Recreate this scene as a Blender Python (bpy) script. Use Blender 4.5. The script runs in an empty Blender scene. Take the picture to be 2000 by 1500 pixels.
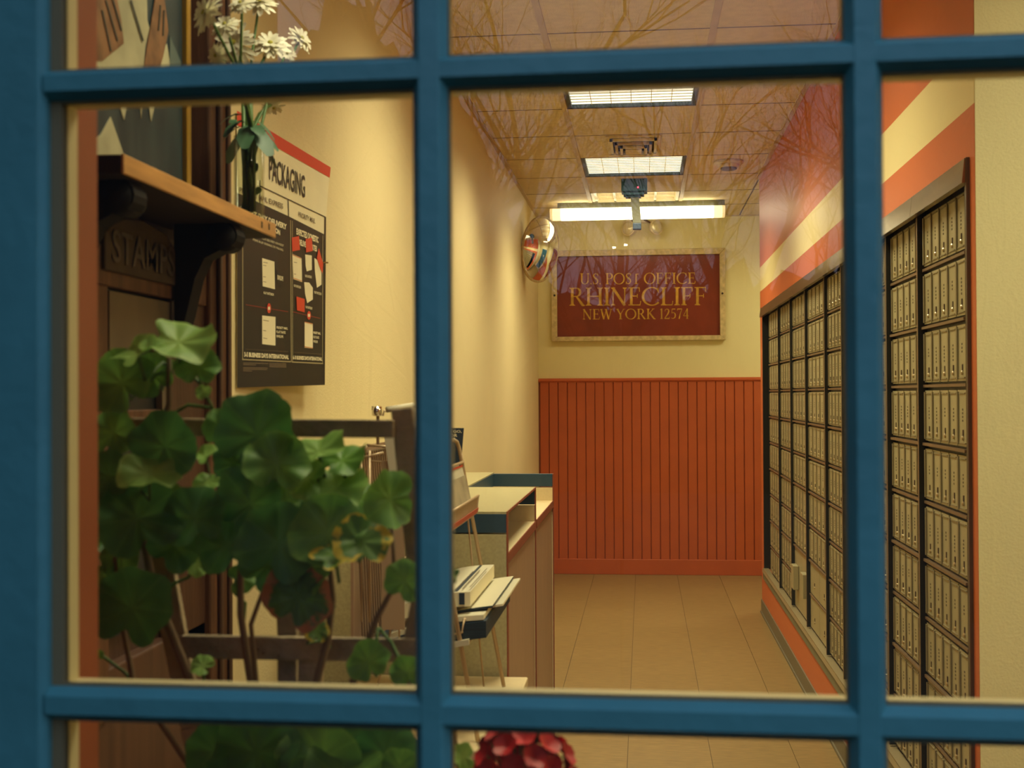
import bpy, math, random
from mathutils import Vector, Matrix, Euler, noise
R = random.Random(7)
PI = math.pi
sc = bpy.context.scene
COL = sc.collection

# ------------------------------------------------------------------ camera
F_PX, YAW, PITCH, ROLL = 2472.67, .1035, .0091, -.0054
EYE = 1.327                                   # eye height above the lobby floor
CAMP = Vector((0, 0, EYE))

def ray(u, v):
    a = (u - 1000) / F_PX; b = (v - 750) / F_PX
    c, s = math.cos(ROLL), math.sin(ROLL)
    x = c * a + s * b; z2 = s * a - c * b
    y = math.cos(PITCH) - z2 * math.sin(PITCH); z = math.sin(PITCH) + z2 * math.cos(PITCH)
    return Vector((x * math.cos(YAW) - y * math.sin(YAW), x * math.sin(YAW) + y * math.cos(YAW), z))
def onX(u, v, X): d = ray(u, v); return CAMP + d * (X / d.x)
def onY(u, v, Y): d = ray(u, v); return CAMP + d * (Y / d.y)
def onZ(u, v, Z): d = ray(u, v); return CAMP + d * ((Z - EYE) / d.z)

fw = ray(1000, 750); rt = ray(1000 + F_PX, 750) - fw; up = ray(1000, 750 - F_PX) - fw
cam = bpy.data.cameras.new('camera'); camo = bpy.data.objects.new('camera', cam); COL.objects.link(camo)
M = Matrix((rt, up, -fw)).transposed().to_4x4(); M.translation = CAMP
camo.matrix_world = M
cam.sensor_width = 36; cam.lens = F_PX / 2000 * 36
cam.dof.use_dof = True; cam.dof.focus_distance = 4.7; cam.dof.aperture_fstop = 8.4
cam.clip_start = .02; cam.clip_end = 400
sc.camera = camo

# ------------------------------------------------------------------ sky, exposure
world = bpy.data.worlds.new('dusk'); sc.world = world; world.use_nodes = True
nt = world.node_tree; nt.nodes.clear()
wo = nt.nodes.new('ShaderNodeOutputWorld'); bg = nt.nodes.new('ShaderNodeBackground')
tc = nt.nodes.new('ShaderNodeTexCoord'); sx = nt.nodes.new('ShaderNodeSeparateXYZ'); rp = nt.nodes.new('ShaderNodeValToRGB')
nt.links.new(tc.outputs['Generated'], sx.inputs[0]); nt.links.new(sx.outputs['Z'], rp.inputs[0])
rp.color_ramp.elements[0].position = 0; rp.color_ramp.elements[0].color = (.60, .55, .68, 1)
rp.color_ramp.elements[1].position = .9; rp.color_ramp.elements[1].color = (.38, .50, .78, 1)
nt.links.new(rp.outputs[0], bg.inputs[0]); bg.inputs[1].default_value = 1.45
nt.links.new(bg.outputs[0], wo.inputs[0])
vs = sc.view_settings
vs.view_transform = 'Standard'; vs.look = 'None'; vs.gamma = 1; vs.use_curve_mapping = False; vs.exposure = 0
try:
    sc.cycles.use_denoising = True
    sc.cycles.max_bounces = 10; sc.cycles.diffuse_bounces = 5; sc.cycles.glossy_bounces = 5
    sc.cycles.transmission_bounces = 8; sc.cycles.transparent_max_bounces = 24
    sc.cycles.sample_clamp_indirect = 6; sc.cycles.caustics_refractive = False; sc.cycles.caustics_reflective = False
except Exception: pass

# lamp constants (the lamps themselves are built with their fixtures)
LAMP_COL = (1, .93, .60)
TROFFER_W = 20; LENS_E = 1.7; TUBE_E = 6.0

# ------------------------------------------------------------------ helpers
def new_mat(name, col, rough=.6, metal=0, var=0, vscale=8, bump=0, bscale=60, spec=.5, trans=0, emit=None, estr=0, col2=None, stretch=None, coat=0, detail=4):
    m = bpy.data.materials.new(name); m.use_nodes = True; t = m.node_tree; n = t.nodes; L = t.links
    p = n['Principled BSDF']
    p.inputs['Base Color'].default_value = (*col, 1); p.inputs['Roughness'].default_value = rough
    p.inputs['Metallic'].default_value = metal; p.inputs['Specular IOR Level'].default_value = spec
    if trans: p.inputs['Transmission Weight'].default_value = trans
    if coat: p.inputs['Coat Weight'].default_value = coat
    if emit: p.inputs['Emission Color'].default_value = (*emit, 1); p.inputs['Emission Strength'].default_value = estr
    if var or bump:
        g = n.new('ShaderNodeNewGeometry'); mp = n.new('ShaderNodeMapping'); L.new(g.outputs['Position'], mp.inputs[0])
        if stretch: mp.inputs['Scale'].default_value = stretch
        if var:
            z = n.new('ShaderNodeTexNoise'); z.inputs['Scale'].default_value = vscale; z.inputs['Detail'].default_value = detail
            L.new(mp.outputs[0], z.inputs['Vector'])
            r = n.new('ShaderNodeValToRGB'); c2 = col2 or tuple(c * (1 - var) for c in col)
            r.color_ramp.elements[0].position = .33; r.color_ramp.elements[0].color = (*c2, 1)
            r.color_ramp.elements[1].position = .67; r.color_ramp.elements[1].color = (*col, 1)
            L.new(z.outputs[0], r.inputs[0]); L.new(r.outputs[0], p.inputs['Base Color'])
        if bump:
            z2 = n.new('ShaderNodeTexNoise'); z2.inputs['Scale'].default_value = bscale; z2.inputs['Detail'].default_value = 3
            L.new(mp.outputs[0], z2.inputs['Vector']); b = n.new('ShaderNodeBump'); b.inputs['Strength'].default_value = bump
            b.inputs['Distance'].default_value = .01; L.new(z2.outputs[0], b.inputs['Height']); L.new(b.outputs[0], p.inputs['Normal'])
    return m

class MB:
    def __init__(s): s.v = []; s.f = []; s.m = []
    def add(s, vs, fs, m=0):
        o = len(s.v); s.v += [tuple(x) for x in vs]; s.f += [tuple(i + o for i in f) for f in fs]; s.m += [m] * len(fs); return s
    def box(s, x0, x1, y0, y1, z0, z1, m=0):
        return s.hexa([(x0,y0,z0),(x1,y0,z0),(x1,y1,z0),(x0,y1,z0),(x0,y0,z1),(x1,y0,z1),(x1,y1,z1),(x0,y1,z1)], m)
    def hexa(s, p, m=0):
        return s.add(p, [(0,3,2,1),(4,5,6,7),(0,1,5,4),(1,2,6,5),(2,3,7,6),(3,0,4,7)], m)
    def quad(s, a, b, c, d, m=0): return s.add([a, b, c, d], [(0,1,2,3)], m)
    def slab(s, pts, off, m=0):          # polygon pts extruded by vector off
        n = len(pts); off = Vector(off); a = [Vector(p) for p in pts]; b = [p + off for p in a]
        fs = [tuple(range(n))[::-1], tuple(range(n, 2 * n))] + [(i, (i+1) % n, n + (i+1) % n, n + i) for i in range(n)]
        return s.add(a + b, fs, m)
    def tube(s, pts, r, n=6, m=0, cap=True):
        pts = [Vector(p) for p in pts]; k = len(pts); rr = r if isinstance(r, (list, tuple)) else [r] * k
        vs = []; ref = Vector((0, 0, 1)); prev = None
        for i, p in enumerate(pts):
            t = (pts[min(i+1, k-1)] - pts[max(i-1, 0)])
            if t.length < 1e-9: t = Vector((0, 0, 1))
            t.normalize()
            if prev is None:
                a = t.cross(ref if abs(t.z) < .95 else Vector((1, 0, 0))).normalized()
            else:
                a = prev - t * prev.dot(t); a = a.normalized() if a.length > 1e-6 else t.orthogonal().normalized()
            prev = a; b = t.cross(a)
            for j in range(n):
                q = 2 * PI * j / n; vs.append(p + (a * math.cos(q) + b * math.sin(q)) * rr[i])
        fs = [(i*n + j, i*n + (j+1) % n, (i+1)*n + (j+1) % n, (i+1)*n + j) for i in range(k-1) for j in range(n)]
        if cap: fs += [tuple(range(n))[::-1], tuple((k-1)*n + j for j in range(n))]
        return s.add(vs, fs, m)
    def lathe(s, prof, c=(0, 0, 0), n=24, m=0, mat=None):
        vs = []; fs = []; c = Vector(c)
        for (r, z) in prof:
            for j in range(n):
                q = 2 * PI * j / n; p = Vector((r * math.cos(q), r * math.sin(q), z))
                if mat: p = mat @ p
                vs.append(p + c)
        for i in range(len(prof) - 1):
            for j in range(n): fs.append((i*n + j, i*n + (j+1) % n, (i+1)*n + (j+1) % n, (i+1)*n + j))
        if prof[0][0] > 1e-6: fs.append(tuple(range(n))[::-1])
        if prof[-1][0] > 1e-6: fs.append(tuple((len(prof)-1)*n + j for j in range(n)))
        return s.add(vs, fs, m)
    def mesh(s, name, mats, smooth=False):
        me = bpy.data.meshes.new(name); me.from_pydata(s.v, [], s.f)
        for x in (mats if isinstance(mats, (list, tuple)) else [mats]): me.materials.append(x)
        me.polygons.foreach_set('material_index', s.m)
        if smooth: me.polygons.foreach_set('use_smooth', [True] * len(s.f))
        me.update(); return me

def place(name, data, parent=None, loc=(0, 0, 0), rot=(0, 0, 0), scale=(1, 1, 1)):
    o = bpy.data.objects.new(name, data); COL.objects.link(o)
    o.location = loc; o.rotation_euler = rot; o.scale = scale
    if parent: o.parent = parent; o.matrix_parent_inverse = wm(parent).inverted()
    return o
def wm(o):
    m = Matrix.LocRotScale(o.location, o.rotation_euler, o.scale)
    return wm(o.parent) @ o.matrix_parent_inverse @ m if o.parent else m
def part(name, mb, mats, parent=None, smooth=False, bevel=0, loc=(0, 0, 0), rot=(0, 0, 0), label=None, kind=None):
    o = place(name, mb.mesh(name, mats, smooth), parent, loc, rot)
    if bevel:
        b = o.modifiers.new('bevel', 'BEVEL'); b.width = bevel; b.segments = 2; b.limit_method = 'ANGLE'
    if label: o['label'] = label
    if kind: o['kind'] = kind
    return o
def thing(name, label, cat, loc=(0, 0, 0), group=None, rotz=0):
    o = place(name, None, None, loc, (0, 0, rotz)); o['label'] = label; o['category'] = cat
    if group: o['group'] = group
    return o
def tag(o, label, cat, group=None):
    o['label'] = label; o['category'] = cat
    if group: o['group'] = group
    return o
def struct(name, mb=None, mats=None, loc=(0, 0, 0), rotz=0, **k):
    o = place(name, mb.mesh(name, mats) if mb else None, None, loc, (0, 0, rotz)); o['kind'] = 'structure'; return o

# lettering: outline text turned into flat polygons laid on a plane
_tc = {}
def glyphs(body, bold=0):
    k = (body, bold)
    if k in _tc: return _tc[k]
    cu = bpy.data.curves.new('t', 'FONT'); cu.body = body; cu.offset = bold; cu.resolution_u = 3
    ob = bpy.data.objects.new('t', cu); COL.objects.link(ob)
    dg = bpy.context.evaluated_depsgraph_get(); me = bpy.data.meshes.new_from_object(ob.evaluated_get(dg))
    vs = [(v.co.x, v.co.y) for v in me.vertices]; fs = [tuple(p.vertices) for p in me.polygons]
    bpy.data.objects.remove(ob); bpy.data.curves.remove(cu); bpy.data.meshes.remove(me)
    x0 = min(v[0] for v in vs); x1 = max(v[0] for v in vs); y0 = min(v[1] for v in vs); y1 = max(v[1] for v in vs)
    _tc[k] = ([((x - x0) / (x1 - x0), (y - y0) / (y1 - y0)) for x, y in vs], fs); return _tc[k]
def text(mb, body, bl, br, tl, m=0, bold=0):
    """text filling the parallelogram bottom-left, bottom-right, top-left"""
    g, fs = glyphs(body, bold); bl = Vector(bl); a = Vector(br) - bl; b = Vector(tl) - bl
    mb.add([bl + a * x + b * y for x, y in g], fs, m)

# ------------------------------------------------------------------ materials
cream = new_mat('cream_wall_paint', (.80, .665, .36), .55, var=.06, vscale=1.6, bump=.12, bscale=220)
cream_back = new_mat('cream_back_wall_paint', (.84, .75, .41), .6, var=.05, vscale=2, bump=.1, bscale=200)
pale_green = new_mat('pale_return_wall_paint', (.80, .76, .44), .6, var=.06, vscale=3, bump=.12, bscale=200)
red = new_mat('brick_red_paint', (.52, .105, .030), .45, var=.10, vscale=5, bump=.08, bscale=120)
red_cap = new_mat('brick_red_gloss_paint', (.58, .12, .038), .32)
orange = new_mat('orange_red_wall_paint', (.60, .145, .045), .5, var=.06, vscale=4)
jamb_red = new_mat('jamb_red_paint', (.36, .09, .035), .5, var=.1, vscale=8)
tile_c = new_mat('ceiling_tile_board', (.80, .67, .42), .85, var=.10, vscale=30, bump=.35, bscale=260)
tee_c = new_mat('ceiling_tee_metal', (.62, .48, .30), .5, var=.15, vscale=6)
tee_d = new_mat('joint_shadow_dirt', (.20, .14, .08), .8)
floor_c = new_mat('vinyl_floor_tile', (.315, .205, .075), .38, var=.30, vscale=3, bump=.03, bscale=90, stretch=(5, 30, 1), detail=9)
floor_c2 = new_mat('vinyl_floor_tile_b', (.30, .195, .07), .38, var=.30, vscale=3, bump=.03, bscale=90, stretch=(5, 30, 1), detail=9)
grout = new_mat('floor_joint', (.14, .09, .05), .9)
rubber = new_mat('brown_rubber_base', (.16, .135, .085), .5)
blue = new_mat('blue_exterior_paint', (.075, .31, .335), .45, var=.12, vscale=12, bump=.10, bscale=70)
gasket = new_mat('olive_glazing_putty', (.20, .18, .09), .7)
sash_in = new_mat('cream_sash_paint', (.72, .62, .36), .5)
steel = new_mat('brushed_stainless', (.40, .34, .24), .28, metal=1, var=.25, vscale=3, bump=.03, bscale=100, stretch=(1, 1, 8))
bronze = new_mat('bronze_frame_metal', (.13, .10, .07), .42, metal=.6)
black_m = new_mat('black_metal_and_shade', (.012, .012, .010), .5)
door_m = new_mat('mailbox_door_alloy', (.45, .395, .23), .42, metal=.35, var=.12, vscale=9, stretch=(1, 1, .3))
door_m2 = new_mat('mailbox_rib_alloy', (.30, .25, .145), .45, metal=.35)
ledge_m = new_mat('mailbox_ledge_bronze', (.22, .14, .08), .4, metal=.4)
lock_m = new_mat('lock_nickel', (.60, .50, .34), .3, metal=1)
hole_m = new_mat('keyhole_dark', (.06, .025, .012), .6)
num_m = new_mat('door_number_ink', (.13, .10, .06), .6)
white_m = new_mat('white_enamel', (.78, .70, .50), .4)
paper = new_mat('cream_paper', (.93, .84, .56), .6, var=.05, vscale=20)
paper_w = new_mat('white_paper', (.62, .57, .41), .55)
navy = new_mat('navy_print', (.018, .035, .060), .5)
dark_print = new_mat('charcoal_print', (.020, .020, .020), .38, spec=.3)
ink = new_mat('black_ink', (.03, .02, .015), .5)
grey_ink = new_mat('grey_ink', (.15, .11, .07), .5)
pred = new_mat('poster_red', (.72, .065, .03), .4)
pline = new_mat('poster_red_line', (.28, .03, .025), .4)
sign_red = new_mat('sign_maroon_paint', (.235, .038, .016), .33, var=.22, vscale=6, bump=.05, bscale=60)
gold = new_mat('gold_leaf', (.74, .42, .055), .38, metal=.12, var=.35, vscale=26)
signframe = new_mat('sign_frame_chipped_paint', (.72, .56, .28), .5, var=.3, vscale=40)
wood_dark = new_mat('dark_oak', (.075, .032, .016), .4, var=.5, vscale=7, stretch=(4, 4, .5), bump=.1)
wood_mid = new_mat('mid_oak', (.14, .062, .028), .5, spec=.3, var=.45, vscale=8, stretch=(6, 6, .4), bump=.1)
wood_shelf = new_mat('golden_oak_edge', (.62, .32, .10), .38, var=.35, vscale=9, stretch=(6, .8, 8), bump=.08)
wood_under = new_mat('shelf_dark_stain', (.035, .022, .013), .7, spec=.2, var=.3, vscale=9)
trellis_m = new_mat('weathered_trellis', (.42, .32, .19), .7, var=.5, vscale=18, bump=.4, bscale=90)
laminate = new_mat('grey_green_laminate', (.45, .40, .22), .35, var=.16, vscale=160)
lam_cream = new_mat('cream_laminate', (.70, .56, .32), .4, var=.08, vscale=120)
lam_tan = new_mat('tan_laminate', (.42, .27, .155), .4, var=.14, vscale=12, stretch=(5, 5, .6))
lam_red = new_mat('red_brown_edge', (.25, .055, .022), .4)
blue_edge = new_mat('navy_blue_edge_band', (.02, .055, .095), .4, var=.1, vscale=90)
wire_m = new_mat('tan_coated_wire', (.55, .40, .24), .38, metal=.3)
chrome = new_mat('chrome', (.85, .82, .76), .06, metal=1)
mirror_m = new_mat('mirror_face', (.92, .90, .84), .015, metal=1)
gold_rim = new_mat('gold_picture_edge', (.45, .27, .03), .35, metal=.5)
blue_dev = new_mat('blue_camera_housing', (.012, .08, .125), .5)
dev_grey = new_mat('grey_green_arm_enamel', (.12, .115, .07), .4)
stem_g = new_mat('green_stem', (.07, .15, .025), .5)
stem_b = new_mat('woody_stem', (.18, .11, .05), .7)
petal_w = new_mat('white_petal', (.86, .83, .66), .6)
eye_y = new_mat('flower_eye', (.40, .36, .03), .7)
vase_leaf = new_mat('vase_leaf_green', (.045, .12, .055), .5)
petal_r = new_mat('red_petal', (.62, .012, .016), .5, var=.35, vscale=60)
terra = new_mat('terracotta', (.42, .16, .07), .8)
soil = new_mat('potting_soil', (.03, .02, .012), .95)
lens_e = new_mat('fluorescent_lens', (.9, .85, .65), .4, emit=(1, .92, .66), estr=LENS_E)
tube_e = new_mat('tube_cover', (.9, .85, .65), .4, emit=(1, .90, .58), estr=TUBE_E)
tube_mid = new_mat('tube_cover_near_end', (.9, .85, .65), .4, emit=(1, .84, .48), estr=1.25)
tube_end = new_mat('tube_cover_end', (.9, .85, .65), .4, emit=(1, .74, .34), estr=.75)
led = new_mat('red_indicator_led', (.3, 0, 0), .4, emit=(1, .05, .08), estr=6)
lampglass = new_mat('ribbed_lamp_glass', (.75, .66, .42), .08, metal=.3, bump=.4, bscale=40)

def leaf_mat(name, c_in, c_out, c_edge, edge=.86, amp=.3):
    m = bpy.data.materials.new(name); m.use_nodes = True; t = m.node_tree; n = t.nodes; L = t.links; p = n['Principled BSDF']
    tcn = n.new('ShaderNodeTexCoord'); ln = n.new('ShaderNodeVectorMath'); ln.operation = 'LENGTH'
    mul = n.new('ShaderNodeVectorMath'); mul.operation = 'MULTIPLY'; mul.inputs[1].default_value = (1, 1, 0)
    L.new(tcn.outputs['Object'], mul.inputs[0]); L.new(mul.outputs[0], ln.inputs[0])
    sp = n.new('ShaderNodeSeparateXYZ'); L.new(tcn.outputs['Object'], sp.inputs[0])
    at = n.new('ShaderNodeMath'); at.operation = 'ARCTAN2'; L.new(sp.outputs['Y'], at.inputs[0]); L.new(sp.outputs['X'], at.inputs[1])
    m9 = n.new('ShaderNodeMath'); m9.operation = 'MULTIPLY'; m9.inputs[1].default_value = 7; L.new(at.outputs[0], m9.inputs[0])
    co = n.new('ShaderNodeMath'); co.operation = 'COSINE'; L.new(m9.outputs[0], co.inputs[0])
    vein = n.new('ShaderNodeMapRange'); vein.inputs[1].default_value = .9; vein.inputs[2].default_value = 1; L.new(co.outputs[0], vein.inputs[0])
    nz = n.new('ShaderNodeTexNoise'); nz.inputs['Scale'].default_value = 3.5; nz.inputs['Detail'].default_value = 4
    oi = n.new('ShaderNodeObjectInfo'); ad = n.new('ShaderNodeVectorMath'); ad.operation = 'ADD'
    L.new(tcn.outputs['Object'], ad.inputs[0]); L.new(oi.outputs['Location'], ad.inputs[1]); L.new(ad.outputs[0], nz.inputs['Vector'])
    s1 = n.new('ShaderNodeMath'); s1.operation = 'MULTIPLY_ADD'; s1.inputs[1].default_value = amp; s1.inputs[2].default_value = -amp / 2; L.new(nz.outputs[0], s1.inputs[0])
    s2 = n.new('ShaderNodeMath'); s2.operation = 'ADD'; L.new(s1.outputs[0], s2.inputs[0]); L.new(ln.outputs['Value'], s2.inputs[1])
    r = n.new('ShaderNodeValToRGB'); e = r.color_ramp.elements
    e[0].position = .1; e[0].color = (*c_in, 1); e[1].position = edge - .18; e[1].color = (*c_out, 1)
    k = e.new(edge); k.color = (*c_out, 1); k = e.new(min(edge + .1, 1)); k.color = (*c_edge, 1); L.new(s2.outputs[0], r.inputs[0])
    mx = n.new('ShaderNodeMixRGB'); L.new(r.outputs[0], mx.inputs[1]); mx.inputs[2].default_value = (*[min(1, c * 1.9 + .01) for c in c_in], 1)
    sc2 = n.new('ShaderNodeMath'); sc2.operation = 'MULTIPLY'; sc2.inputs[1].default_value = .13; L.new(vein.outputs[0], sc2.inputs[0]); L.new(sc2.outputs[0], mx.inputs[0])
    L.new(mx.outputs[0], p.inputs['Base Color']); p.inputs['Roughness'].default_value = .5; p.inputs['Specular IOR Level'].default_value = .35
    tr = n.new('ShaderNodeBsdfTranslucent'); L.new(mx.outputs[0], tr.inputs[0]); ms = n.new('ShaderNodeMixShader'); ms.inputs[0].default_value = .33
    L.new(p.outputs[0], ms.inputs[1]); L.new(tr.outputs[0], ms.inputs[2]); L.new(ms.outputs[0], n['Material Output'].inputs[0])
    return m
leaf_a = leaf_mat('geranium_leaf', (.19, .38, .06), (.12, .28, .05), (.16, .33, .06))
leaf_b = leaf_mat('geranium_leaf_dark', (.10, .26, .05), (.065, .20, .045), (.08, .22, .05))
leaf_c = leaf_mat('geranium_leaf_light', (.34, .54, .13), (.25, .45, .10), (.32, .52, .12))
leaf_y = leaf_mat('geranium_leaf_yellowing', (.15, .30, .05), (.10, .22, .04), (.62, .46, .04), .80, 1.1)
leaf_r = leaf_mat('geranium_leaf_browning', (.07, .18, .03), (.06, .13, .03), (.34, .13, .05), .76, .9)

def pane_material():
    m = bpy.data.materials.new('window_pane_glass'); m.use_nodes = True; t = m.node_tree; n = t.nodes; n.clear(); L = t.links
    o = n.new('ShaderNodeOutputMaterial'); mix = n.new('ShaderNodeMixShader'); tr = n.new('ShaderNodeBsdfTransparent'); gl = n.new('ShaderNodeBsdfGlossy')
    gl.inputs['Roughness'].default_value = 0; tr.inputs[0].default_value = (.985, .985, .97, 1)
    fr = n.new('ShaderNodeFresnel'); fr.inputs['IOR'].default_value = 1.5
    L.new(fr.outputs[0], mix.inputs[0]); L.new(tr.outputs[0], mix.inputs[1]); L.new(gl.outputs[0], mix.inputs[2]); L.new(mix.outputs[0], o.inputs[0]); return m
pane_m = pane_material()
def vase_material():
    m = bpy.data.materials.new('clear_vase_glass'); m.use_nodes = True; t = m.node_tree; n = t.nodes; n.clear(); L = t.links
    o = n.new('ShaderNodeOutputMaterial'); mix = n.new('ShaderNodeMixShader'); tr = n.new('ShaderNodeBsdfTransparent'); gl = n.new('ShaderNodeBsdfGlossy')
    gl.inputs['Roughness'].default_value = .03; tr.inputs[0].default_value = (.95, .97, .92, 1)
    lw = n.new('ShaderNodeLayerWeight'); lw.inputs[0].default_value = .5; pw = n.new('ShaderNodeMath'); pw.operation = 'POWER'; pw.inputs[1].default_value = 4
    ma = n.new('ShaderNodeMath'); ma.operation = 'MULTIPLY_ADD'; ma.inputs[1].default_value = .6; ma.inputs[2].default_value = .03
    L.new(lw.outputs['Facing'], pw.inputs[0]); L.new(pw.outputs[0], ma.inputs[0]); L.new(ma.outputs[0], mix.inputs[0])
    L.new(tr.outputs[0], mix.inputs[1]); L.new(gl.outputs[0], mix.inputs[2]); L.new(mix.outputs[0], o.inputs[0]); return m
glassy = vase_material()

# ------------------------------------------------------------------ room constants
XL, XR = -.779, .710; HC = 1.327 + 1.316; YE, YB = 7.83, 9.42; YN = onX(1907, 700, XR).y
XT, Y0, S = -.352, 4.586, .6096
XA = 2.3                                     # far side of the alcove and of the near bay
YF = 1.014                                   # inner face of the front wall

# striped paint of the mailbox wall: the bands are level, chosen by height
zc1 = onX(1488, 519, XR).z; zc2 = onX(1488, 567, XR).z
def striped():
    m = bpy.data.materials.new('striped_wall_paint'); m.use_nodes = True; t = m.node_tree; n = t.nodes; L = t.links; p = n['Principled BSDF']
    g = n.new('ShaderNodeNewGeometry'); sp = n.new('ShaderNodeSeparateXYZ'); L.new(g.outputs['Position'], sp.inputs[0])
    a = n.new('ShaderNodeMath'); a.operation = 'GREATER_THAN'; a.inputs[1].default_value = zc2; L.new(sp.outputs['Z'], a.inputs[0])
    b = n.new('ShaderNodeMath'); b.operation = 'LESS_THAN'; b.inputs[1].default_value = zc1; L.new(sp.outputs['Z'], b.inputs[0])
    c = n.new('ShaderNodeMath'); c.operation = 'MULTIPLY'; L.new(a.outputs[0], c.inputs[0]); L.new(b.outputs[0], c.inputs[1])
    nz = n.new('ShaderNodeTexNoise'); nz.inputs['Scale'].default_value = 3; L.new(g.outputs['Position'], nz.inputs['Vector'])
    r = n.new('ShaderNodeValToRGB'); r.color_ramp.elements[0].color = (.54, .125, .04, 1); r.color_ramp.elements[1].color = (.62, .155, .05, 1)
    L.new(nz.outputs[0], r.inputs[0])
    mx = n.new('ShaderNodeMixRGB'); L.new(c.outputs[0], mx.inputs[0]); L.new(r.outputs[0], mx.inputs[1]); mx.inputs[2].default_value = (.78, .66, .34, 1)
    L.new(mx.outputs[0], p.inputs['Base Color']); p.inputs['Roughness'].default_value = .42; p.inputs['Specular IOR Level'].default_value = .35; return m
stripe_m = striped()

# ------------------------------------------------------------------ floor
FX, FT = -.3714, .3048
struct('floor', MB().box(XL - .1, XA + .1, YF - .12, YB + .1, -.12, -.0045), grout)
flr = bpy.data.objects['floor']
ft_me = [MB().box(.0012, FT - .0012, .00015, FT - .00015, -.004, 0).mesh('floor_tile', mm) for mm in (floor_c, floor_c2)]
fk = 0
for i in range(-2, 4):
    for j in range(31):
        x = FX + i * FT; y = YB - (j + 1) * FT
        if y < .95: continue
        if i == -2:
            x0 = XL + .001; me = MB().box(x0 - x, FT - .0007, .00015, FT - .00015, -.004, 0).mesh('floor_tile', floor_c)
        elif i == 3 and y + FT <= YE + .02 and y > YN - .1:
            me = MB().box(.0007, XR - x - .001, .00015, FT - .00015, -.004, 0).mesh('floor_tile', floor_c2)
        else: me = ft_me[R.random() < .5]
        place('floor_tile', me, flr, (x, y, 0))
for (a, b) in ((YE + .12, YB), (YF, YN)):
    mb = MB(); x = FX + 4 * FT
    while x < XA:
        y = b - FT
        while y > a - FT:
            mb.box(x + .0007, min(x + FT, XA) - .0007, max(y, a) + .0002, y + FT - .0002, -.004, 0); y -= FT
        x += FT
    part('floor_tiles_beyond', mb, floor_c, flr, kind='stuff')

# ------------------------------------------------------------------ walls
struct('wall_left', MB().box(XL - .12, XL, YF - .12, YB + .1, 0, HC + .1), cream)
wb = struct('wall_back', MB().box(XL - .12, XA + .1, YB, YB + .12, 0, HC + .1), cream_back)
# mailbox wall with its opening, return walls
zt = onX(1893, 310, XR).z; zb = onX(1496, 1117, XR).z; yn0 = onX(1895, 700, XR).y; yf0 = onX(1490.5, 900, XR).y
mb = MB()
mb.box(XR, XR + .12, YN, YE, zt, HC + .1).box(XR, XR + .12, YN, YE, 0, zb)
mb.box(XR, XR + .12, YN, yn0, zb, zt).box(XR, XR + .12, yf0, YE, zb, zt)
wr = struct('wall_right', mb, stripe_m)
struct('wall_right_return', MB().box(XR + .001, XA, YN - .004, YN + .02, 0, HC + .1).box(XR + .12, XA, YE - .1, YE, 0, HC + .1), pale_green)
struct('wall_bay_side', MB().box(XA, XA + .12, YF - .12, YN, 0, HC + .1).box(XA, XA + .12, YE, YB + .1, 0, HC + .1), cream_back)
struct('wall_behind_mailboxes', MB().box(XR + .45, XR + .5, YN + .1, YE - .1, 0, HC + .1), black_m)
# rubber base of the mailbox wall
zbase = onX(1487, 1167, XR).z
struct('baseboard_right', MB().box(XR - .006, XR, YN, YE + .004, 0, zbase).box(XR - .012, XR, YN, YE + .004, 0, .012), rubber)
# wainscot of the back wall: one board after another between cap and skirting
zw = onY(1260, 738, YB).z; zw0 = onY(1260, 1095, YB).z
tr = struct('trim_1', MB().box(XL, XA, YB - .006, YB, .0, zw), new_mat('groove_shadow_red', (.22, .05, .018), .6))
bw = 17.9 / F_PX * YB
bme = MB().slab([(0, 0, 0), (0, -.007, 0), (.003, -.0105, 0), (bw - .0075, -.0105, 0), (bw - .0045, -.007, 0), (bw - .0045, 0, 0)], (0, 0, zw - zw0 - .02)).mesh('board', red)
x = XL + .012
while x < XA - bw:
    place('board', bme, tr, (x, YB - .006, zw0)); x += bw
part('cap_rail', MB().box(XL, XA, YB - .026, YB, zw - .022, zw).box(XL, XA, YB - .02, YB, zw - .03, zw - .022), red_cap, tr, bevel=.003)
part('skirting', MB().box(XL, XA, YB - .020, YB, 0, zw0 + .012), red, tr, bevel=.003)

# ------------------------------------------------------------------ ceiling
ce = struct('ceiling', MB().box(XL - .12, XA + .12, YF - .2, YB + .12, HC + .16, HC + .24), tee_c)
cols = [(XL, XT), (XT, XT + S), (XT + S, XR)]
TROFF = {1, 4, 6, -2, -5}
tm = {}
for i in range(-6, 8):
    for ci, (a, b) in enumerate(cols + [(XR, XR + S), (XR + S, XR + 2 * S), (XR + 2 * S, XA)]):
        y0 = Y0 + i * S; y1 = min(y0 + S, YB - .002)
        if ci == 1 and i in TROFF: continue
        if y0 > YB - .05: continue
        if ci > 2 and y0 < YE - .3 and y0 > YN - .3: continue
        key = (round(b - a, 4), round(y1 - y0, 4))
        if key not in tm: tm[key] = MB().box(.005, b - a - .005, .0035, y1 - y0 - .0035, 0, .014).mesh('ceiling_tile', tile_c)
        place('ceiling_tile', tm[key], ce, (a, y0, HC))
for k, x in enumerate((XT, XT + S)):
    part('ceiling_tee', MB().box(x - .012, x + .012, Y0 - 6 * S, YB, HC - .004, HC + .002).box(x - .0045, x + .0045, Y0 - 6 * S, YB, HC + .002, HC + .03), [tee_c], ce)
    part('tee_shadow_gap', MB().box(x - .0165, x - .0125, Y0 - 6 * S, YB, HC + .0005, HC + .004).box(x + .0125, x + .0165, Y0 - 6 * S, YB, HC + .0005, HC + .004), tee_d, ce)
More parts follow.
